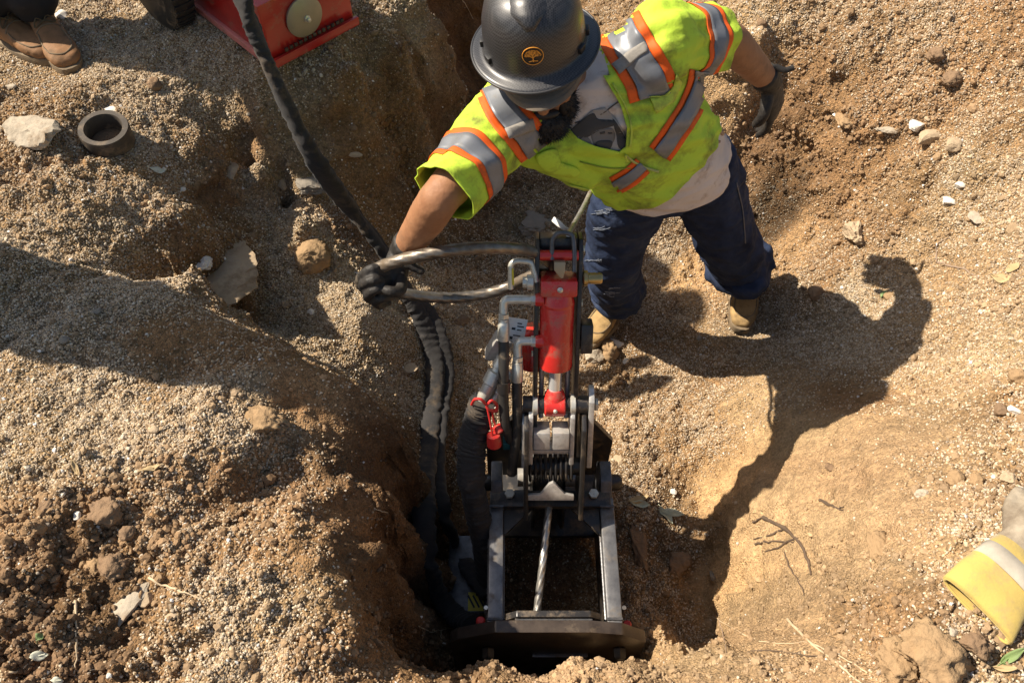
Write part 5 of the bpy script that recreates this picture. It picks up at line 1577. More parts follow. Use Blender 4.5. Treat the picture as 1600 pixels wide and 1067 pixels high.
# ------------------------------------------------------------------ bystanders on the rim: simple standing figures
def bystander(root, yaw, zg, toes, boots_m, pants_m, top_m, back=(0, 0)):
    """upright figure: body, trousers, jacket and two boots; toes = two toe points"""
    o = Vector(root.location); f = Vector((math.sin(yaw), -math.cos(yaw), 0)); l = Vector((math.cos(yaw), math.sin(yaw), 0))
    def q(a, b, c): return o + l * a + f * b + Vector((0, 0, c))
    heels = []
    for (tp, dv) in toes:
        tp = Vector(tp); dv = Vector(dv).normalized(); h = tp - dv * .30; heels.append((h, dv))
        make_boot(root, h, tp, boots_m, M_SOLE, h + dv * .06 + Vector((0, 0, .2)))
    (h0, d0), (h1, d1) = heels
    a0 = h0 + d0 * .06 + Vector((0, 0, .10)); a1 = h1 + d1 * .06 + Vector((0, 0, .10))
    hipc = (a0 + a1) / 2 + Vector((back[0], back[1], 0)); hipc.z = zg + .90
    ha, hb2 = hipc - l * .09, hipc + l * .09
    if (a0 - ha).length + (a1 - hb2).length > (a1 - ha).length + (a0 - hb2).length: ha, hb2 = hb2, ha
    bl = [limb([ha, ha.lerp(a0, .5), a0], [.09, .06, .045]), limb([hb2, hb2.lerp(a1, .5), a1], [.09, .06, .045]),
          loft([(hipc + Vector((0, 0, z)), l, f, a, b, b) for z, a, b in ((-.03, .15, .1), (.2, .15, .1), (.42, .18, .11), (.52, .15, .08), (.57, .06, .06))], 20),
          ellipsoid(hipc + Vector((0, 0, .74)), (.078, .095, .115)), limb([hipc + Vector((0, 0, .5)), hipc + Vector((0, 0, .68))], [.06, .055]), limb([hipc + f * .09 + Vector((0, 0, .75)), hipc + f * .11 + Vector((0, 0, .72))], [.010, .014], 10)]
    for s in (-1, 1):
        sh_ = hipc + l * s * .19 + Vector((0, 0, .49)); el = sh_ + l * s * .05 + Vector((0, 0, -.28)); wr_ = el + f * .12 + Vector((0, 0, -.20))
        bl.append(limb([sh_, el, wr_], [.06, .047, .033])); bl += hand_pieces(wr_, f * .3 + Vector((0, 0, -1)), l * s, s, (.3, .3, .35, .4))
    obj_mesh('body', remesh(bl, .009, 2), M_SKIN, root)
    obj_mesh('trousers', remesh([ellipsoid(hipc, (.19, .19, .13)), limb([ha, ha.lerp(a0, .5), a0 + Vector((0, 0, .03))], [.115, .10, .085]), limb([hb2, hb2.lerp(a1, .5), a1 + Vector((0, 0, .03))], [.115, .10, .085])], .009, 4, lambda co, no: .009 * noise3(co, 7, 3, ((0, 0, 1), 1.6), 2)), pants_m, root)
    js = [loft([(hipc + Vector((0, 0, z)), l, f, a, b, b) for z, a, b in ((-.02, .19, .15), (.2, .19, .15), (.42, .21, .15), (.54, .17, .11), (.59, .07, .07))], 24)]
    for s in (-1, 1):
        sh_ = hipc + l * s * .19 + Vector((0, 0, .49)); el = sh_ + l * s * .05 + Vector((0, 0, -.28)); wr_ = el + f * .11 + Vector((0, 0, -.18))
        js.append(limb([sh_, el, wr_], [.085, .07, .05]))
    obj_mesh('jacket', remesh(js, .01, 4, lambda co, no: .008 * noise3(co, 7, 5, None, 2)), top_m, root)
    v, f_ = ellipsoid(hipc + Vector((0, 0, .80)), (.092, .11, .075)); MB().add(v, f_).build('knit_cap', top_m, root)
b1 = empty('person', (-1.60, 2.28, 1.0))
tag(b1, 'person in black trousers and brown work boots standing left of the red cart', 'person')
bystander(b1, .7, 1.0, [(PZ(92, 98, 1.0), (.74, -.42, 0)), (PZ(117, 116, .995), (.45, -.62, 0))], M_BOOT2, M_PANTS2, M_JACKET, (-.05, .24))
b2 = empty('person', (-1.92, 1.45, 1.0))  # unseen figure, added to cast the shade band over the left mound
tag(b2, 'second bystander in dark clothes on the left bank, out of view, added for its long shadow', 'person')
bystander(b2, -.05, 1.0, [((-2.03, 1.30, 1.0), (.1, -1, 0)), ((-1.80, 1.28, 1.0), (.15, -1, 0))], M_BOOT2, M_PANTS2, M_JACKET)
# ------------------------------------------------------------------ red power cart on the bank
cc = PZ(430, 108, 1.03)
cart = empty('power_cart', tuple(cc))
tag(cart, 'red steel power cart with a round grey gauge face and black tyre', 'power cart')
ex = (PZ(552, 43, 1.03) - cc).normalized(); ey = Vector((-ex.y, ex.x, 0)).normalized(); ex.z = 0; ex.normalize()
M3 = Matrix((ex, ey, Vector((0, 0, 1)))).transposed()
def cartp(a, b, c): return cc + ex * a + ey * b + Vector((0, 0, c))
Wc = .335
MB().box(cartp(Wc / 2, .37, .115), (Wc, .72, .20), M3, .008).build('housing', M_RED2, cart)
MB().box(cartp(Wc / 2, .33, .224), (Wc - .05, .52, .022), M3, .006).build('top_cover', M_RED2, cart)
MB().box(cartp(Wc / 2, -.004, .020), (Wc + .012, .014, .030), M3, .004).build('bottom_flange', M_RED2, cart)
MB().box(cartp(-.006, .37, .016), (.016, .74, .026), M3, .004).build('side_flange', mat('worn_red_edge', (.62, .20, .17, 1), .4, dirt=(DUST, 20, .3)), cart)
ga = MB().lathe([(.064, 0), (.0665, .004), (.0665, .010), (.055, .016), (.030, .020), (.010, .0215)], cartp(Wc * .44, .009, .118), -ey, 44)
gd = ga.build('gauge_face', mat('grey_gauge', (.36, .32, .23, 1), .45, .3, noise=(14, 2), color2=(.30, .26, .18, 1)), cart)
MB().lathe([(.012, 0), (.012, .004), (.0075, .006), (.0075, .014), (.004, .016)], cartp(Wc * .44, -.012, .118), -ey, 6).build('centre_bolt', M_ZINC, gd)
for k in range(13):
    MB().box(cartp(.055 + k * .0185, -.0115 + .008, .047), (.0125, .006, .012), M3, .001).build('vent_slot', M_BLACK, cart)
def tyre(a, b):
    wp = cartp(a, b, .135)
    t = MB().lathe([(.075, -.045), (.135, -.05), (.158, -.036), (.162, 0), (.158, .036), (.135, .05), (.075, .045)], wp, ex, 44).build('wheel', M_RUBBER, cart)
    for k in range(40):
        an = 2 * math.pi * k / 40
        dd = ey * math.cos(an) + Vector((0, 0, 1)) * math.sin(an)
        MB().box(wp + dd * .161, (.07, .010, .006), Matrix((ex, dd.cross(ex), dd)).transposed()).build('tread_block', M_RUBBER, t)
    MB().lathe([(.02, -.046), (.07, -.042), (.078, -.030), (.078, .030), (.07, .042), (.02, .046)], wp, ex, 28).build('rim', M_RED2, t)
tyre(-.085, .50); tyre(Wc + .085, .62)
MB().tube([cartp(-.09, .50, .135), cartp(Wc + .09, .56, .135)], .014, 12).build('axle', M_BLACK, cart)
MB().tube(spline([cartp(.05, .7, .2), cartp(.05, .8, .5), cartp(.05, .85, .75), cartp(Wc - .05, .85, .75), cartp(Wc - .05, .8, .5), cartp(Wc - .05, .7, .2)], 6), .014, 12).build('push_handle', M_RED2, cart)
MB().lathe([(.055, 0), (.062, .01), (.062, .17), (.05, .18)], cartp(Wc / 2 + .03, .46, .235), (0, 0, 1), 30).build('motor', M_BLACK, cart)

# ------------------------------------------------------------------ stones
M_ROCKS = {
 'pale': mat('pale_limestone', (.50, .445, .36, 1), .9, 0, .2, noise=(7, 2), color2=(.34, .28, .20, 1), dirt=((.25, .17, .10, 1), 14, .45), bump=(60, .6, .006)),
 'white': mat('whitish_stone', (.74, .71, .64, 1), .9, 0, .2, noise=(9, 2), color2=(.60, .55, .47, 1), dirt=((.36, .27, .17, 1), 18, .25), bump=(70, .5, .004)),
 'tan': mat('tan_stone', (.46, .36, .24, 1), .9, 0, .2, noise=(8, 2), color2=(.34, .25, .16, 1), dirt=((.22, .15, .09, 1), 14, .35), bump=(60, .6, .006)),
 'brown': mat('brown_soil_lump', (.26, .175, .105, 1), .95, 0, .15, noise=(14, 2), color2=(.18, .115, .07, 1), bump=(70, .9, .008)),
 'ochre': mat('ochre_soil_lump', (.36, .245, .135, 1), .95, 0, .15, noise=(14, 2), color2=(.27, .175, .095, 1), bump=(70, .9, .008)),
 'grey': mat('grey_stone', (.27, .24, .20, 1), .9, 0, .2, noise=(8, 2), color2=(.19, .165, .13, 1), dirt=((.20, .14, .09, 1), 12, .3), bump=(60, .6, .005)),
}
def rock(px, py, w, h, kind, label, ang=0, tall=.7, seed=0, facets=6, rough=.12, name='stone', sink=.25, cat='stone', group=None, crumb=False):
    """irregular stone; w, h its size in photo pixels across and along (turned by ang degrees)"""
    p = ground_hit(px, py); dep = proj(p)[2]; sx = w / FPX * dep / 2; sy = h / FPX * dep / 2 / .85; sz = tall * min(sx, sy)
    r = np.random.default_rng(seed + int(px * 7 + py))
    bm = bmesh.new(); bmesh.ops.create_icosphere(bm, subdivisions=4 if max(w, h) > 22 else 3, radius=1)
    pl = []
    for _ in range(facets):
        n = r.normal(size=3); n /= np.linalg.norm(n); pl.append((Vector(n), r.uniform(.62, .85) if crumb else r.uniform(.48, .82)))
    sd = float(seed * 3.1 + px * .01)
    for v in bm.verts:
        c = v.co.copy()
        for n, dd in pl:
            k = c.dot(n) - dd
            if k > 0: c -= n * k
        c *= 1 + rough * mnoise.fractal(c * 1.7 + Vector((sd, 0, 0)), .6, 2, 3)
        c *= 1 + rough * .5 * mnoise.fractal(c * 5 + Vector((0, sd, 0)), .6, 2, 2)
        if crumb: c *= 1 + .22 * abs(mnoise.noise(c * 3.3 + Vector((sd, sd, 0)))) + .10 * mnoise.noise(c * 8) + .06 * mnoise.noise(c * 17)
        v.co = c
    rz = Matrix.Rotation(R(ang), 3, 'Z')
    for v in bm.verts:
        v.co = rz @ Vector((v.co.x * sx, v.co.y * sy, v.co.z * sz)) + Vector((0, 0, sz * (1 - 2 * sink) ))
    for f in bm.faces: f.smooth = True
    if not crumb:
        bm.normal_update()
        for e in bm.edges:
            if len(e.link_faces) == 2: e.smooth = e.calc_face_angle(0) < .42
    me = bpy.data.meshes.new(name); bm.to_mesh(me); bm.free()
    for e in me.edges: pass
    me.materials.append(M_ROCKS[kind])
    o = bpy.data.objects.new(name, me); COL.objects.link(o); o.location = p
    return tag(o, label, cat, group)
ROCKS = [
 (58,206,92,58,'pale','large pale rough rock to the left of the black pipe ring',-25,.75,1,7,.15),
 (172,170,30,17,'white','flat white stone chip right above the black pipe ring',20,.35,2,5,.12),
 (96,22,17,22,'white','small white stone at the heel of the brown boots',30,.5,3,5,.1),
 (243,133,22,20,'brown','brown lump in the shade between pipe ring and red cart',0,.8,4,4,.15),
 (16,135,20,10,'pale','little pale stone near the frame edge below the brown boots',0,.5,5,5,.1),
 (354,412,140,116,'tan','biggest tan slab leaning in the hollow of the left bank',-38,.26,6,11,.10),
 (318,412,28,28,'white','white lump wedged beside the big tan slab in the hollow',10,.8,7,6,.2),
 (490,402,52,50,'ochre','rounded ochre boulder beside the hose below the bank',0,.8,8,4,.08),
 (364,266,22,32,'tan','pointed tan stone sticking out of the dark undercut bank',10,.7,9,6,.15),
 (442,286,16,26,'tan','upright tan pebble under the dark overhang left of the hose',15,.7,10,5,.1),
 (484,288,58,34,'grey','grey weathered stone touching the hose above the gravel hump',-25,.6,11,5,.16),
 (550,240,34,12,'tan','thin tan stone flake halfway down the shaded slope',-8,.4,12,5,.12),
 (836,352,52,46,'grey','dull grey rock on the pit floor left of the wire sling',15,.6,13,6,.22),
 (1452,215,62,24,'tan','long buff stone, the longest in the trio of stones on the right slope',14,.7,14,6,.08),
 (1432,196,26,24,'white','white angular stone touching the back of the long buff stone',0,.7,15,6,.12),
 (1488,228,34,22,'tan','squat tan stone at the right end of the long buff stone',10,.7,16,5,.1),
 (1388,202,42,14,'pale','narrow pale stone to the left of the long buff stone',-12,.5,17,6,.15),
 (1318,186,26,34,'ochre','ochre lump with a light tip above the bare brown slope',10,.5,18,5,.12),
 (1499,291,17,12,'white','rounded white pebble, upper of the two on the right slope',0,.8,19,3,.08),
 (1480,315,24,17,'white','oval white stone, lower of the two on the right slope',-10,.6,20,4,.1),
 (1528,339,32,26,'pale','flat three-cornered pale stone pressed into the right slope',-20,.25,21,6,.12),
 (1333,368,38,34,'tan','knobbly tan stone with a dark shadow right of the trouser cuff',0,.9,22,5,.25),
 (1275,458,26,22,'brown','dark brown stone lying in the worker shadow beside his boot',0,.8,23,5,.1),
 (1388,463,18,14,'ochre','reddish stone in the shadow tip beside a green leaf',10,.7,24,4,.1),
 (1460,86,26,24,'brown','brown soil lump high on the slope at upper right',0,.8,25,5,.2),
 (1484,124,30,26,'brown','larger brown soil lump below the one at upper right',0,.7,26,5,.25),
 (1190,38,16,14,'brown','brown clod on the slope above the bare arm',0,.8,27,4,.2),
 (928,556,30,22,'pale','cream stone under the toe of the boot behind the puller',-12,.75,28,5,.15),
 (950,546,26,36,'ochre','crumbly reddish clod between cream and white stones by the boot',12,.9,29,5,.3),
 (964,536,26,13,'white','bright white stone nearest to the boot behind the puller',-22,.6,30,5,.1),
 (978,565,11,10,'white','tiny white pebble below the bright white stone by the boot',0,.8,31,4,.1),
 (1092,528,10,8,'grey','tiny grey pebble midway between the two boots',0,.8,32,4,.1),
 (1060,877,40,34,'brown','blocky dark brown stone on the pit floor right of the frame',30,.7,33,7,.1),
 (1113,898,14,14,'grey','small greyish pebble at the foot of the right pit wall',0,.7,34,5,.1),
 (1052,768,11,11,'white','small white pebble on the shaded floor above the grey leaves',0,.8,35,4,.1),
 (966,718,18,18,'tan','square tan stone chip on the shaded floor beside the base cheek',20,.6,36,6,.06),
 (934,694,28,40,'pale','light rough stone half hidden behind the right link plate',10,.6,37,6,.22),
 (1000,850,26,60,'brown','long dark clod lying beside the right rail in the shade',8,.5,38,5,.2),
 (1452,1020,98,80,'ochre','largest crumbly ochre clod at the bottom right corner',0,.62,39,5,.30,),
 (1400,1032,60,54,'ochre','smaller ochre clod joined to the left of the largest clod',0,.6,40,5,.3),
 (1524,1004,46,32,'brown','brown clod between the yellow cuff and the largest clod',0,.6,41,5,.25),
 (1486,985,26,14,'pale','pale pebble just above the largest ochre clod',0,.6,42,5,.1),
 (1562,641,20,20,'brown','round brown stone beside the white one at the right edge',0,.8,43,4,.1),
 (1584,641,22,18,'white','rounded white stone beside the brown one at the right edge',0,.7,44,4,.1),
 (1590,590,32,26,'ochre','tan lump at the right edge above the white stone',0,.7,45,4,.15),
 (1490,748,30,24,'ochre','rounded ochre lump where gravel meets the smooth right face',0,.7,46,4,.2),
 (1525,750,24,20,'ochre','small ochre lump to the right of another on the right bank',0,.7,47,4,.2),
 (1374,850,40,44,'ochre','bulging sandy lump on the smooth right pit face',0,.35,48,4,.2),
 (170,800,46,44,'brown','dark angular clod casting shadow on the lower left bank',20,.9,49,6,.2),
 (178,886,40,40,'brown','dark clod directly above the half-buried pale slab',10,.85,50,5,.25),
 (148,886,26,30,'ochre','lighter clod left of the dark one above the pale slab',10,.7,51,5,.25),
 (198,940,40,76,'pale','pale slab half buried on the lower left bank',-28,.3,52,7,.08),
 (231,936,26,22,'tan','rounded tan pebble leaning on the half-buried pale slab',0,.8,53,4,.1),
 (121,806,14,16,'white','small white stone left of the dark angular clod',10,.6,54,5,.12),
 (75,792,24,22,'brown','brown clod in the gravel on the lower left bank',0,.8,55,5,.2),
 (200,832,22,20,'brown','brown lump under the dark angular clod',0,.8,56,5,.2),
 (130,880,14,14,'ochre','small orange-tinged stone left of the lighter clod',0,.7,57,5,.15),
 (412,654,64,34,'ochre','overhanging ochre clod on the crest of the left mound',-12,.7,58,5,.25),
 (240,670,20,12,'tan','tan stone lying on the bright gravel of the left mound',-10,.6,59,5,.1),
 (152,486,15,13,'grey','dark grey pebble in the shaded gravel on the left bank',0,.8,60,4,.1),
 (102,531,17,13,'grey','grey pebble farther left in the shaded gravel',0,.7,61,4,.1),
 (640,576,26,18,'tan','tan stone beside the two hose sleeves on the bright gravel',0,.7,62,4,.15),
 (1575,748,26,22,'tan','tan stone on the gravelly right bank above the glove',0,.6,63,5,.15),
 (1440,770,24,20,'pale','light lump at the edge of the gravel above the pit face',0,.5,64,4,.2),
 (270,960,22,12,'tan','flat tan flake on the gravel right of the pale slab',20,.5,65,5,.15),
 (486,488,11,10,'white','small white pebble on the lit gravel below the boulder',0,.8,66,4,.1),
 (285,296,12,9,'white','small white chip on the bank left of the undercut',0,.6,67,4,.1),
 (1306,180,12,8,'white','white chip under the ochre lump on the right slope',10,.5,68,4,.1),
 (1448,187,10,10,'tan','small tan stone above the white angular stone',10,.8,69,4,.1),
 (1300,730,30,10,'brown','dark sliver of soil on the smooth right pit face',-25,.3,70,5,.2),
 (720,500,26,16,'brown','brown stone on the floor just left of the hydraulic fittings',0,.6,71,5,.15),
 (905,505,22,22,'tan','tan stone on the floor behind the cylinder',0,.7,72,5,.15),
]
for q in ROCKS:
    px, py, w, h, kd, lb, an, tl_, sd, fc, rg_ = q[:11]
    crumb = kd in ('brown', 'ochre')
    big = max(w, h) > 60
    nm = 'clod' if 'clod' in lb or ('lump' in lb and crumb) else ('boulder' if 'boulder' in lb else ('pebble' if 'pebble' in lb else 'stone'))
    rock(px, py + h * .12, w, h, kd, lb, an, tl_, sd, fc, rg_, nm, .25 if tl_ > .4 else .3, nm, None, crumb)

# ------------------------------------------------------------------ pipe ring
p = ground_hit(172, 224); p.z -= .012
dep = proj(p)[2]; rr0 = 36 / FPX * dep
rg2 = MB().lathe([(rr0 * .99, 0), (rr0 * 1.03, .004), (rr0 * 1.03, .076), (rr0 * 1.0, .082), (rr0 * .78, .082), (rr0 * .75, .078), (rr0 * .77, .006)], (0, 0, 0), Vector((.10, -.10, 1)), 44)
o = rg2.build('pipe_ring', mat('black_rubber_coupling', (.045, .038, .032, 1), .6, 0, .4, noise=(14, 2), color2=(.075, .06, .045, 1), dirt=(DUST, 18, .4)))
o.location = p
tag(o, 'short black pipe ring lying on the gravel of the left bank', 'pipe ring')
f_ = MB().lathe([(rr0 * .765, .02), (rr0 * .5, .026), (.004, .022)], (0, 0, 0), Vector((.10, -.10, 1)), 30)
fo = f_.build('soil_fill', M_ROCKS['brown'], None); fo.parent = o
for k in range(34):
    a = random.uniform(0, 6.28); q = rr0 * .68 * math.sqrt(random.random()); q_ = random.uniform(.5, 1.3)
    b = MB().lathe([(.001 * q_, 0) if False else (.002 * q_, 0), (.006 * q_, .002 * q_), (.0065 * q_, .005 * q_), (.003 * q_, .009 * q_)], (q * math.cos(a), q * math.sin(a), .018), (random.uniform(-.3, .3), random.uniform(-.3, .3), 1), 7).build('soil_crumb', M_ROCKS['brown'], None); b.parent = fo

# ------------------------------------------------------------------ leather glove at the right
M_YLEATHER = mat('yellow_suede_cuff', (.48, .355, .10, 1), .85, 0, .2, noise=(9, 2), color2=(.46, .33, .09, 1), dirt=((.33, .24, .12, 1), 12, .38), bump=(90, .3, .003), sheen=.2)
M_GLEATHER = mat('worn_grey_leather', (.33, .28, .21, 1), .85, 0, .2, noise=(12, 4), color2=(.16, .125, .09, 1), bump=(60, .5, .005))
A = ground_hit(1462, 916) + Vector((0, 0, .030)); B = ground_hit(1566, 1010) + Vector((0, 0, .012))
mid_o = (A + B) / 2; latv = (B - A); hw = latv.length / 2; latv.normalize()
fwd = Vector((-latv.y, latv.x, 0)).normalized()
if fwd.x < 0: fwd = -fwd
fwd = (fwd - latv * .14).normalized()
upg = Vector((0, 0, 1))
gl_ = empty('leather_glove', tuple(mid_o))
tag(gl_, 'leather work glove with a yellow cuff and grey hand lying on the right bank', 'glove')
def gsec(u, w, h, dz, sh=0):
    c = mid_o + fwd * u + latv * sh; g_ = float(hgt(c.x, c.y)); c.z = max(c.z * .3 + (g_ + h) * .7, g_ + h * .9) + dz
    return (c, latv, upg, w, h, h, .75)
v, f = loft([gsec(0, hw, .016, .004), gsec(.006, hw * 1.0, .019, .004), gsec(.05, hw * .93, .024, .003), gsec(.10, hw * .80, .027, .002), gsec(.145, hw * .68, .030, .002)], 40, False)
me_ = mesh_from('cuff', v, f); displace(me_, lambda co, no: .004 * noise3(co, 14, 2.2))
cu = obj_mesh('cuff', me_, M_YLEATHER, gl_)
so = cu.modifiers.new('leather', 'SOLIDIFY'); so.thickness = .004; so.offset = -1
ev = [Vector(v[k]) for k in range(40)]
MB().tube(ev, .0028, 8, False, True).build('cuff_binding', M_YLEATHER, cu)
ev2 = [Vector(v[40 * 1 + k]) + fwd * .006 for k in range(40)]
v2, f2 = loft([gsec(.10, hw * .82, .030, .002), gsec(.15, hw * .68, .032, .002), gsec(.20, hw * .66, .034, .003), gsec(.26, hw * .68, .032, .002, -.01), gsec(.30, hw * .60, .026, 0, -.01)], 30)
pcs = [(v2, f2)]
hd_c = gsec(.30, hw, .026, 0)[0]
for i, (s_, ln) in enumerate(((.036, .075), (.012, .09), (-.012, .085), (-.036, .07))):
    a0 = hd_c + latv * s_ - fwd * .02; pcs.append(limb([a0, a0 + fwd * ln * .6 + latv * s_ * .3, a0 + fwd * ln * 1.1 + latv * s_ * .4 - Vector((0, 0, .012))], [.015, .014, .012], 12))
th = gsec(.19, hw, .022, 0)[0] + latv * -.036
pcs.append(limb([th, th + fwd * .05 - latv * .022 - Vector((0, 0, .008)), th + fwd * .09 - latv * .026 - Vector((0, 0, .014))], [.017, .014, .011], 12))
gm = remesh(pcs, .005, 3, lambda co, no: .005 * noise3(co, 16, 7.7, None, 3))
obj_mesh('hand', gm, M_GLEATHER, gl_)
v3, f3 = loft([gsec(.088, hw * .86, .031, .0025), gsec(.10, hw * .83, .0315, .0025), gsec(.122, hw * .78, .0325, .0025)], 40, False)
o = obj_mesh('cuff_band', mesh_from('cuff_band', v3, f3), mat('pale_leather_band', (.46, .41, .33, 1), .85, noise=(20, 2)), gl_)
so = o.modifiers.new('leather', 'SOLIDIFY'); so.thickness = .003

# ------------------------------------------------------------------ leaves
M_LEAFG = mat('dry_grey_leaf', (.48, .50, .38, 1), .7, noise=(30, 2), color2=(.36, .38, .28, 1))
M_LEAF = mat('green_leaf', (.17, .23, .10, 1), .6, noise=(30, 2), color2=(.16, .24, .07, 1))
M_LEAFY = mat('straw_leaf', (.44, .33, .17, 1), .7, noise=(30, 2), color2=(.33, .23, .11, 1))
M_LEAFP = mat('pale_leaf', (.62, .62, .50, 1), .7, noise=(30, 2), color2=(.5, .5, .38, 1))
def leaf(px, py, ang, ln, wd, m, label, lift=.010, curl=.25, name='leaf', cat='leaf'):
    p = ground_hit(px, py); dep = proj(p)[2]; l = ln / FPX * dep; w = wd / FPX * dep
    d = Vector((math.cos(R(ang)), math.sin(R(ang)), 0)); s = Vector((-d.y, d.x, 0))
    V, F = [], []; nn = 9
    for i in range(nn):
        u = i / (nn - 1); ww = w / 2 * math.sin(math.pi * min(max(u, .02), .98)) ** .8
        for j in (-1, -.5, 0, .5, 1):
            c = p + d * (u - .5) * l + s * j * ww
            c.z = max(float(hgt(c.x, c.y)), p.z - .01) + lift + curl * w * (j * j) * .4 + curl * l * .25 * (u - .5) ** 2 * 2
            V.append(c)
    for i in range(nn - 1):
        for j in range(4): F.append((i * 5 + j, i * 5 + j + 1, i * 5 + j + 6, i * 5 + j + 5))
    o = obj_mesh(name, mesh_from(name, V, F), m); so = o.modifiers.new('t', 'SOLIDIFY'); so.thickness = .0008
    st = [p - d * l * .5 + Vector((0, 0, lift)), p - d * l * .62 + Vector((0, 0, lift * .7)), p - d * l * .72 + Vector((0, 0, lift * .3))]
    sm = MB().tube([p + d * l * .42 + Vector((0, 0, lift + .001))] + st, .0009, 6).build('midrib', m, None); 
    recentre(o); sm.parent = o; sm.location = -o.location
    return tag(o, label, cat)
leaf(1040, 806, -62, 34, 15, M_LEAFG, 'grey-green leaf pointing down, on the pit floor right of the frame')
leaf(1050, 801, -12, 36, 14, M_LEAFG, 'grey-green leaf lying flat beside the down-pointing one')
leaf(1000, 791, -6, 32, 12, M_LEAFG, 'curled grey-green leaf nearest to the frame head')
leaf(996, 782, 12, 34, 12, M_LEAFY, 'dull straw leaf behind the curled grey-green leaf')
leaf(250, 270, 32, 22, 9, M_LEAFP, 'pale green leaf on the gravel right of the pipe ring')
leaf(1379, 461, 50, 13, 7, M_LEAF, 'small bright green leaf at the edge of the worker shadow')
leaf(1562, 438, -40, 30, 16, M_LEAFY, 'straw-coloured dry leaf on the right slope, larger of two')
leaf(1577, 424, -70, 16, 12, M_LEAFY, 'straw-coloured dry leaf on the right slope, smaller of two')
leaf(1572, 1030, 28, 34, 14, M_LEAF, 'green leaf on the gravel below the yellow cuff')
leaf(1564, 1046, -12, 30, 12, M_LEAFY, 'yellowed leaf under the green leaf below the yellow cuff')
leaf(64, 1026, 15, 24, 14, M_LEAFP, 'whitish leaf scrap on the dark soil at lower left')
leaf(66, 997, 60, 12, 11, M_LEAF, 'round green leaf bit on the dark soil at lower left')
leaf(92, 1064, 0, 18, 9, M_LEAFP, 'pale leaf scrap at the bottom edge on the left bank')
leaf(1541, 848, -40, 14, 9, M_LEAFP, 'cream leaf scrap on the gravel above the leather glove')
leaf(238, 735, 15, 36, 9, M_LEAFY, 'dry straw leaf on the mound above the dark angular clod')
leaf(122, 735, -60, 26, 9, M_LEAFY, 'dry straw leaf standing in the gravel of the left mound')

# ------------------------------------------------------------------ roots and twigs
M_ROOTP = mat('pale_root', (.58, .46, .30, 1), .8, noise=(40, 2), color2=(.42, .31, .19, 1))
M_ROOTD = mat('dark_root', (.075, .05, .032, 1), .85, noise=(40, 2), color2=(.12, .08, .05, 1))
M_TWIG = mat('grey_twig', (.34, .25, .18, 1), .8, noise=(40, 2), color2=(.22, .15, .10, 1))
def root(paths, r, m, label, cat='root', lift=.004, name='root', parts='rootlet'):
    """paths of photo pixels laid on the ground; the first is the thing, others its rootlets"""
    main = None
    rs = np.random.default_rng(int(paths[0][0][0]))
    for i, pth in enumerate(paths):
        q = []
        for a, b in dens(smooth2(pth, 4), 7, False):
            g_ = ground_hit(a + rs.normal() * .8, b + rs.normal() * .8)
            n_ = (CAMP - g_).normalized()
            q.append(g_ + n_ * lift)
        k = len(q); rad = [r * (1 if i == 0 else .6) * (1 - .55 * j / max(k - 1, 1)) * (1 + .15 * rs.normal()) for j in range(k)]
        o = MB().tube(q, rad, 8).build(name if i == 0 else parts, m, None, True, 80)
        if i == 0:
            main = recentre(o)
        else:
            o.parent = main; o.location = -main.location
    return tag(main, label, cat)
root([[(1192, 808), (1225, 825), (1250, 850), (1262, 875), (1266, 898)], [(1240, 842), (1215, 855), (1195, 862)], [(1225, 825), (1205, 835), (1178, 842)], [(1178, 815), (1192, 808)], [(1180, 850), (1200, 846), (1240, 846)]], .0060, M_ROOTD, 'thick dark forked root sticking out of the smooth right pit face')
root([[(1226, 862), (1236, 890), (1252, 915), (1256, 930)], [(1240, 895), (1250, 908)]], .0022, M_ROOTD, 'thin dark root hanging below the thick forked root')
root([[(1282, 780), (1300, 790), (1318, 798)], [(1308, 794), (1320, 792)]], .0042, M_ROOTD, 'short dark twig lying on the smooth right pit face', 'twig', name='twig')
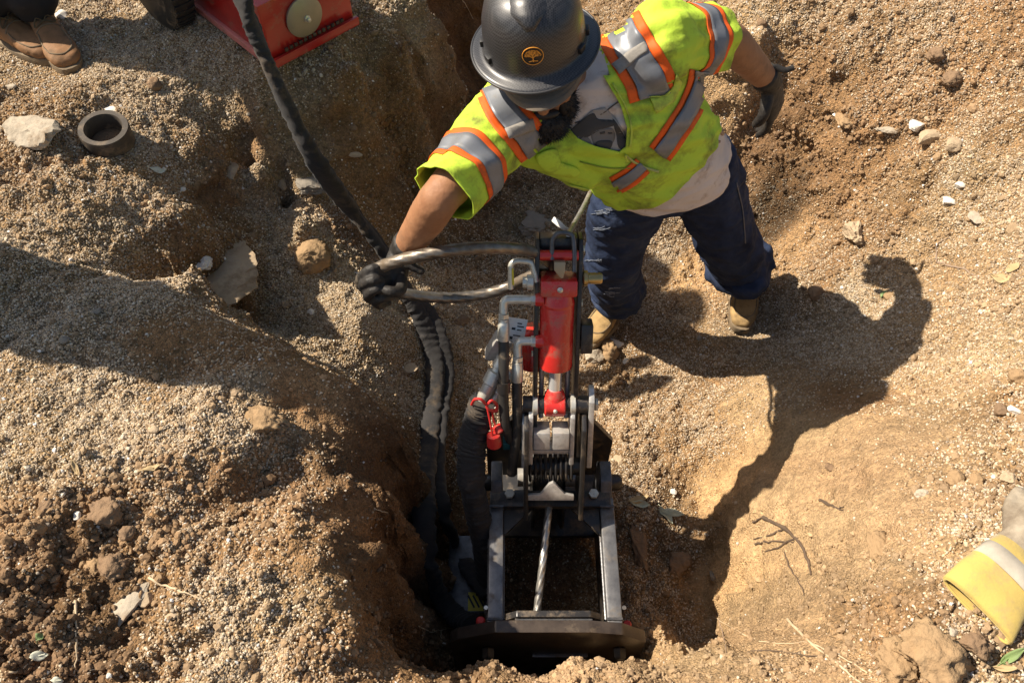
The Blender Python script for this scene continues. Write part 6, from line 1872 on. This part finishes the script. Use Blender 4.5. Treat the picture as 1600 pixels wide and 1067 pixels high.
root([[(1232, 968), (1262, 1000), (1300, 1030), (1345, 1067)], [(1270, 1008), (1300, 1018), (1355, 1050)], [(1160, 990), (1200, 1004), (1262, 1003)]], .0034, M_ROOTP, 'long pale root slanting across the lower right bank')
root([[(1172, 1016), (1220, 1018), (1262, 1024), (1300, 1024)], [(1240, 1021), (1262, 1014)]], .0020, M_ROOTD, 'dark hair root running level below the long pale root')
root([[(1120, 955), (1128, 985), (1136, 1030)]], .0022, M_TWIG, 'brown root hanging at the corner of right wall and near bank')
root([[(1112, 962), (1130, 972), (1160, 988)]], .0016, M_ROOTP, 'fine pale root at the corner of right wall and near bank')
root([[(1465, 410), (1482, 414), (1505, 420), (1530, 434)], [(1464, 408), (1462, 392), (1466, 380), (1482, 372)]], .0046, M_TWIG, 'grey bent twig lying on the right slope above the pit', 'twig', name='twig')
root([[(232, 902), (260, 915), (290, 925), (320, 938)]], .0030, M_ROOTP, 'pale root above the half-buried slab on the left bank')
root([[(118, 938), (119, 980), (120, 1020), (116, 1052)], [(114, 960), (118, 940), (126, 938)], [(120, 1048), (160, 1042), (205, 1022), (225, 1016)]], .0028, M_ROOTP, 'branched pale root on the dark soil at lower left')
root([[(0, 1048), (30, 1048), (52, 1030)], [(56, 1050), (66, 1060), (68, 1067)]], .0026, M_ROOTP, 'straw-coloured root at the lower left corner')
root([[(655, 978), (672, 986), (690, 984), (702, 980)], [(658, 1002), (662, 988), (655, 978)], [(690, 984), (688, 996)]], .0018, M_ROOTP, 'fine white roots left of the puller end plate')
root([[(790, 1028), (805, 1026), (812, 1012)], [(806, 1026), (814, 1044)], [(800, 1030), (816, 1030)]], .0018, M_ROOTP, 'small white root sprig below the middle of the end plate')
root([[(935, 1005), (936, 1012), (946, 1026)], [(936, 1010), (944, 1000)]], .0016, M_ROOTP, 'white root thread below the right of the end plate')
root([[(722, 0), (728, 10), (740, 30)]], .0024, M_ROOTP, 'pale root dangling from the trench wall beside the hat')
root([[(585, 795), (600, 800), (610, 802)]], .0016, M_ROOTP, 'short pale root on the dark left trench wall')
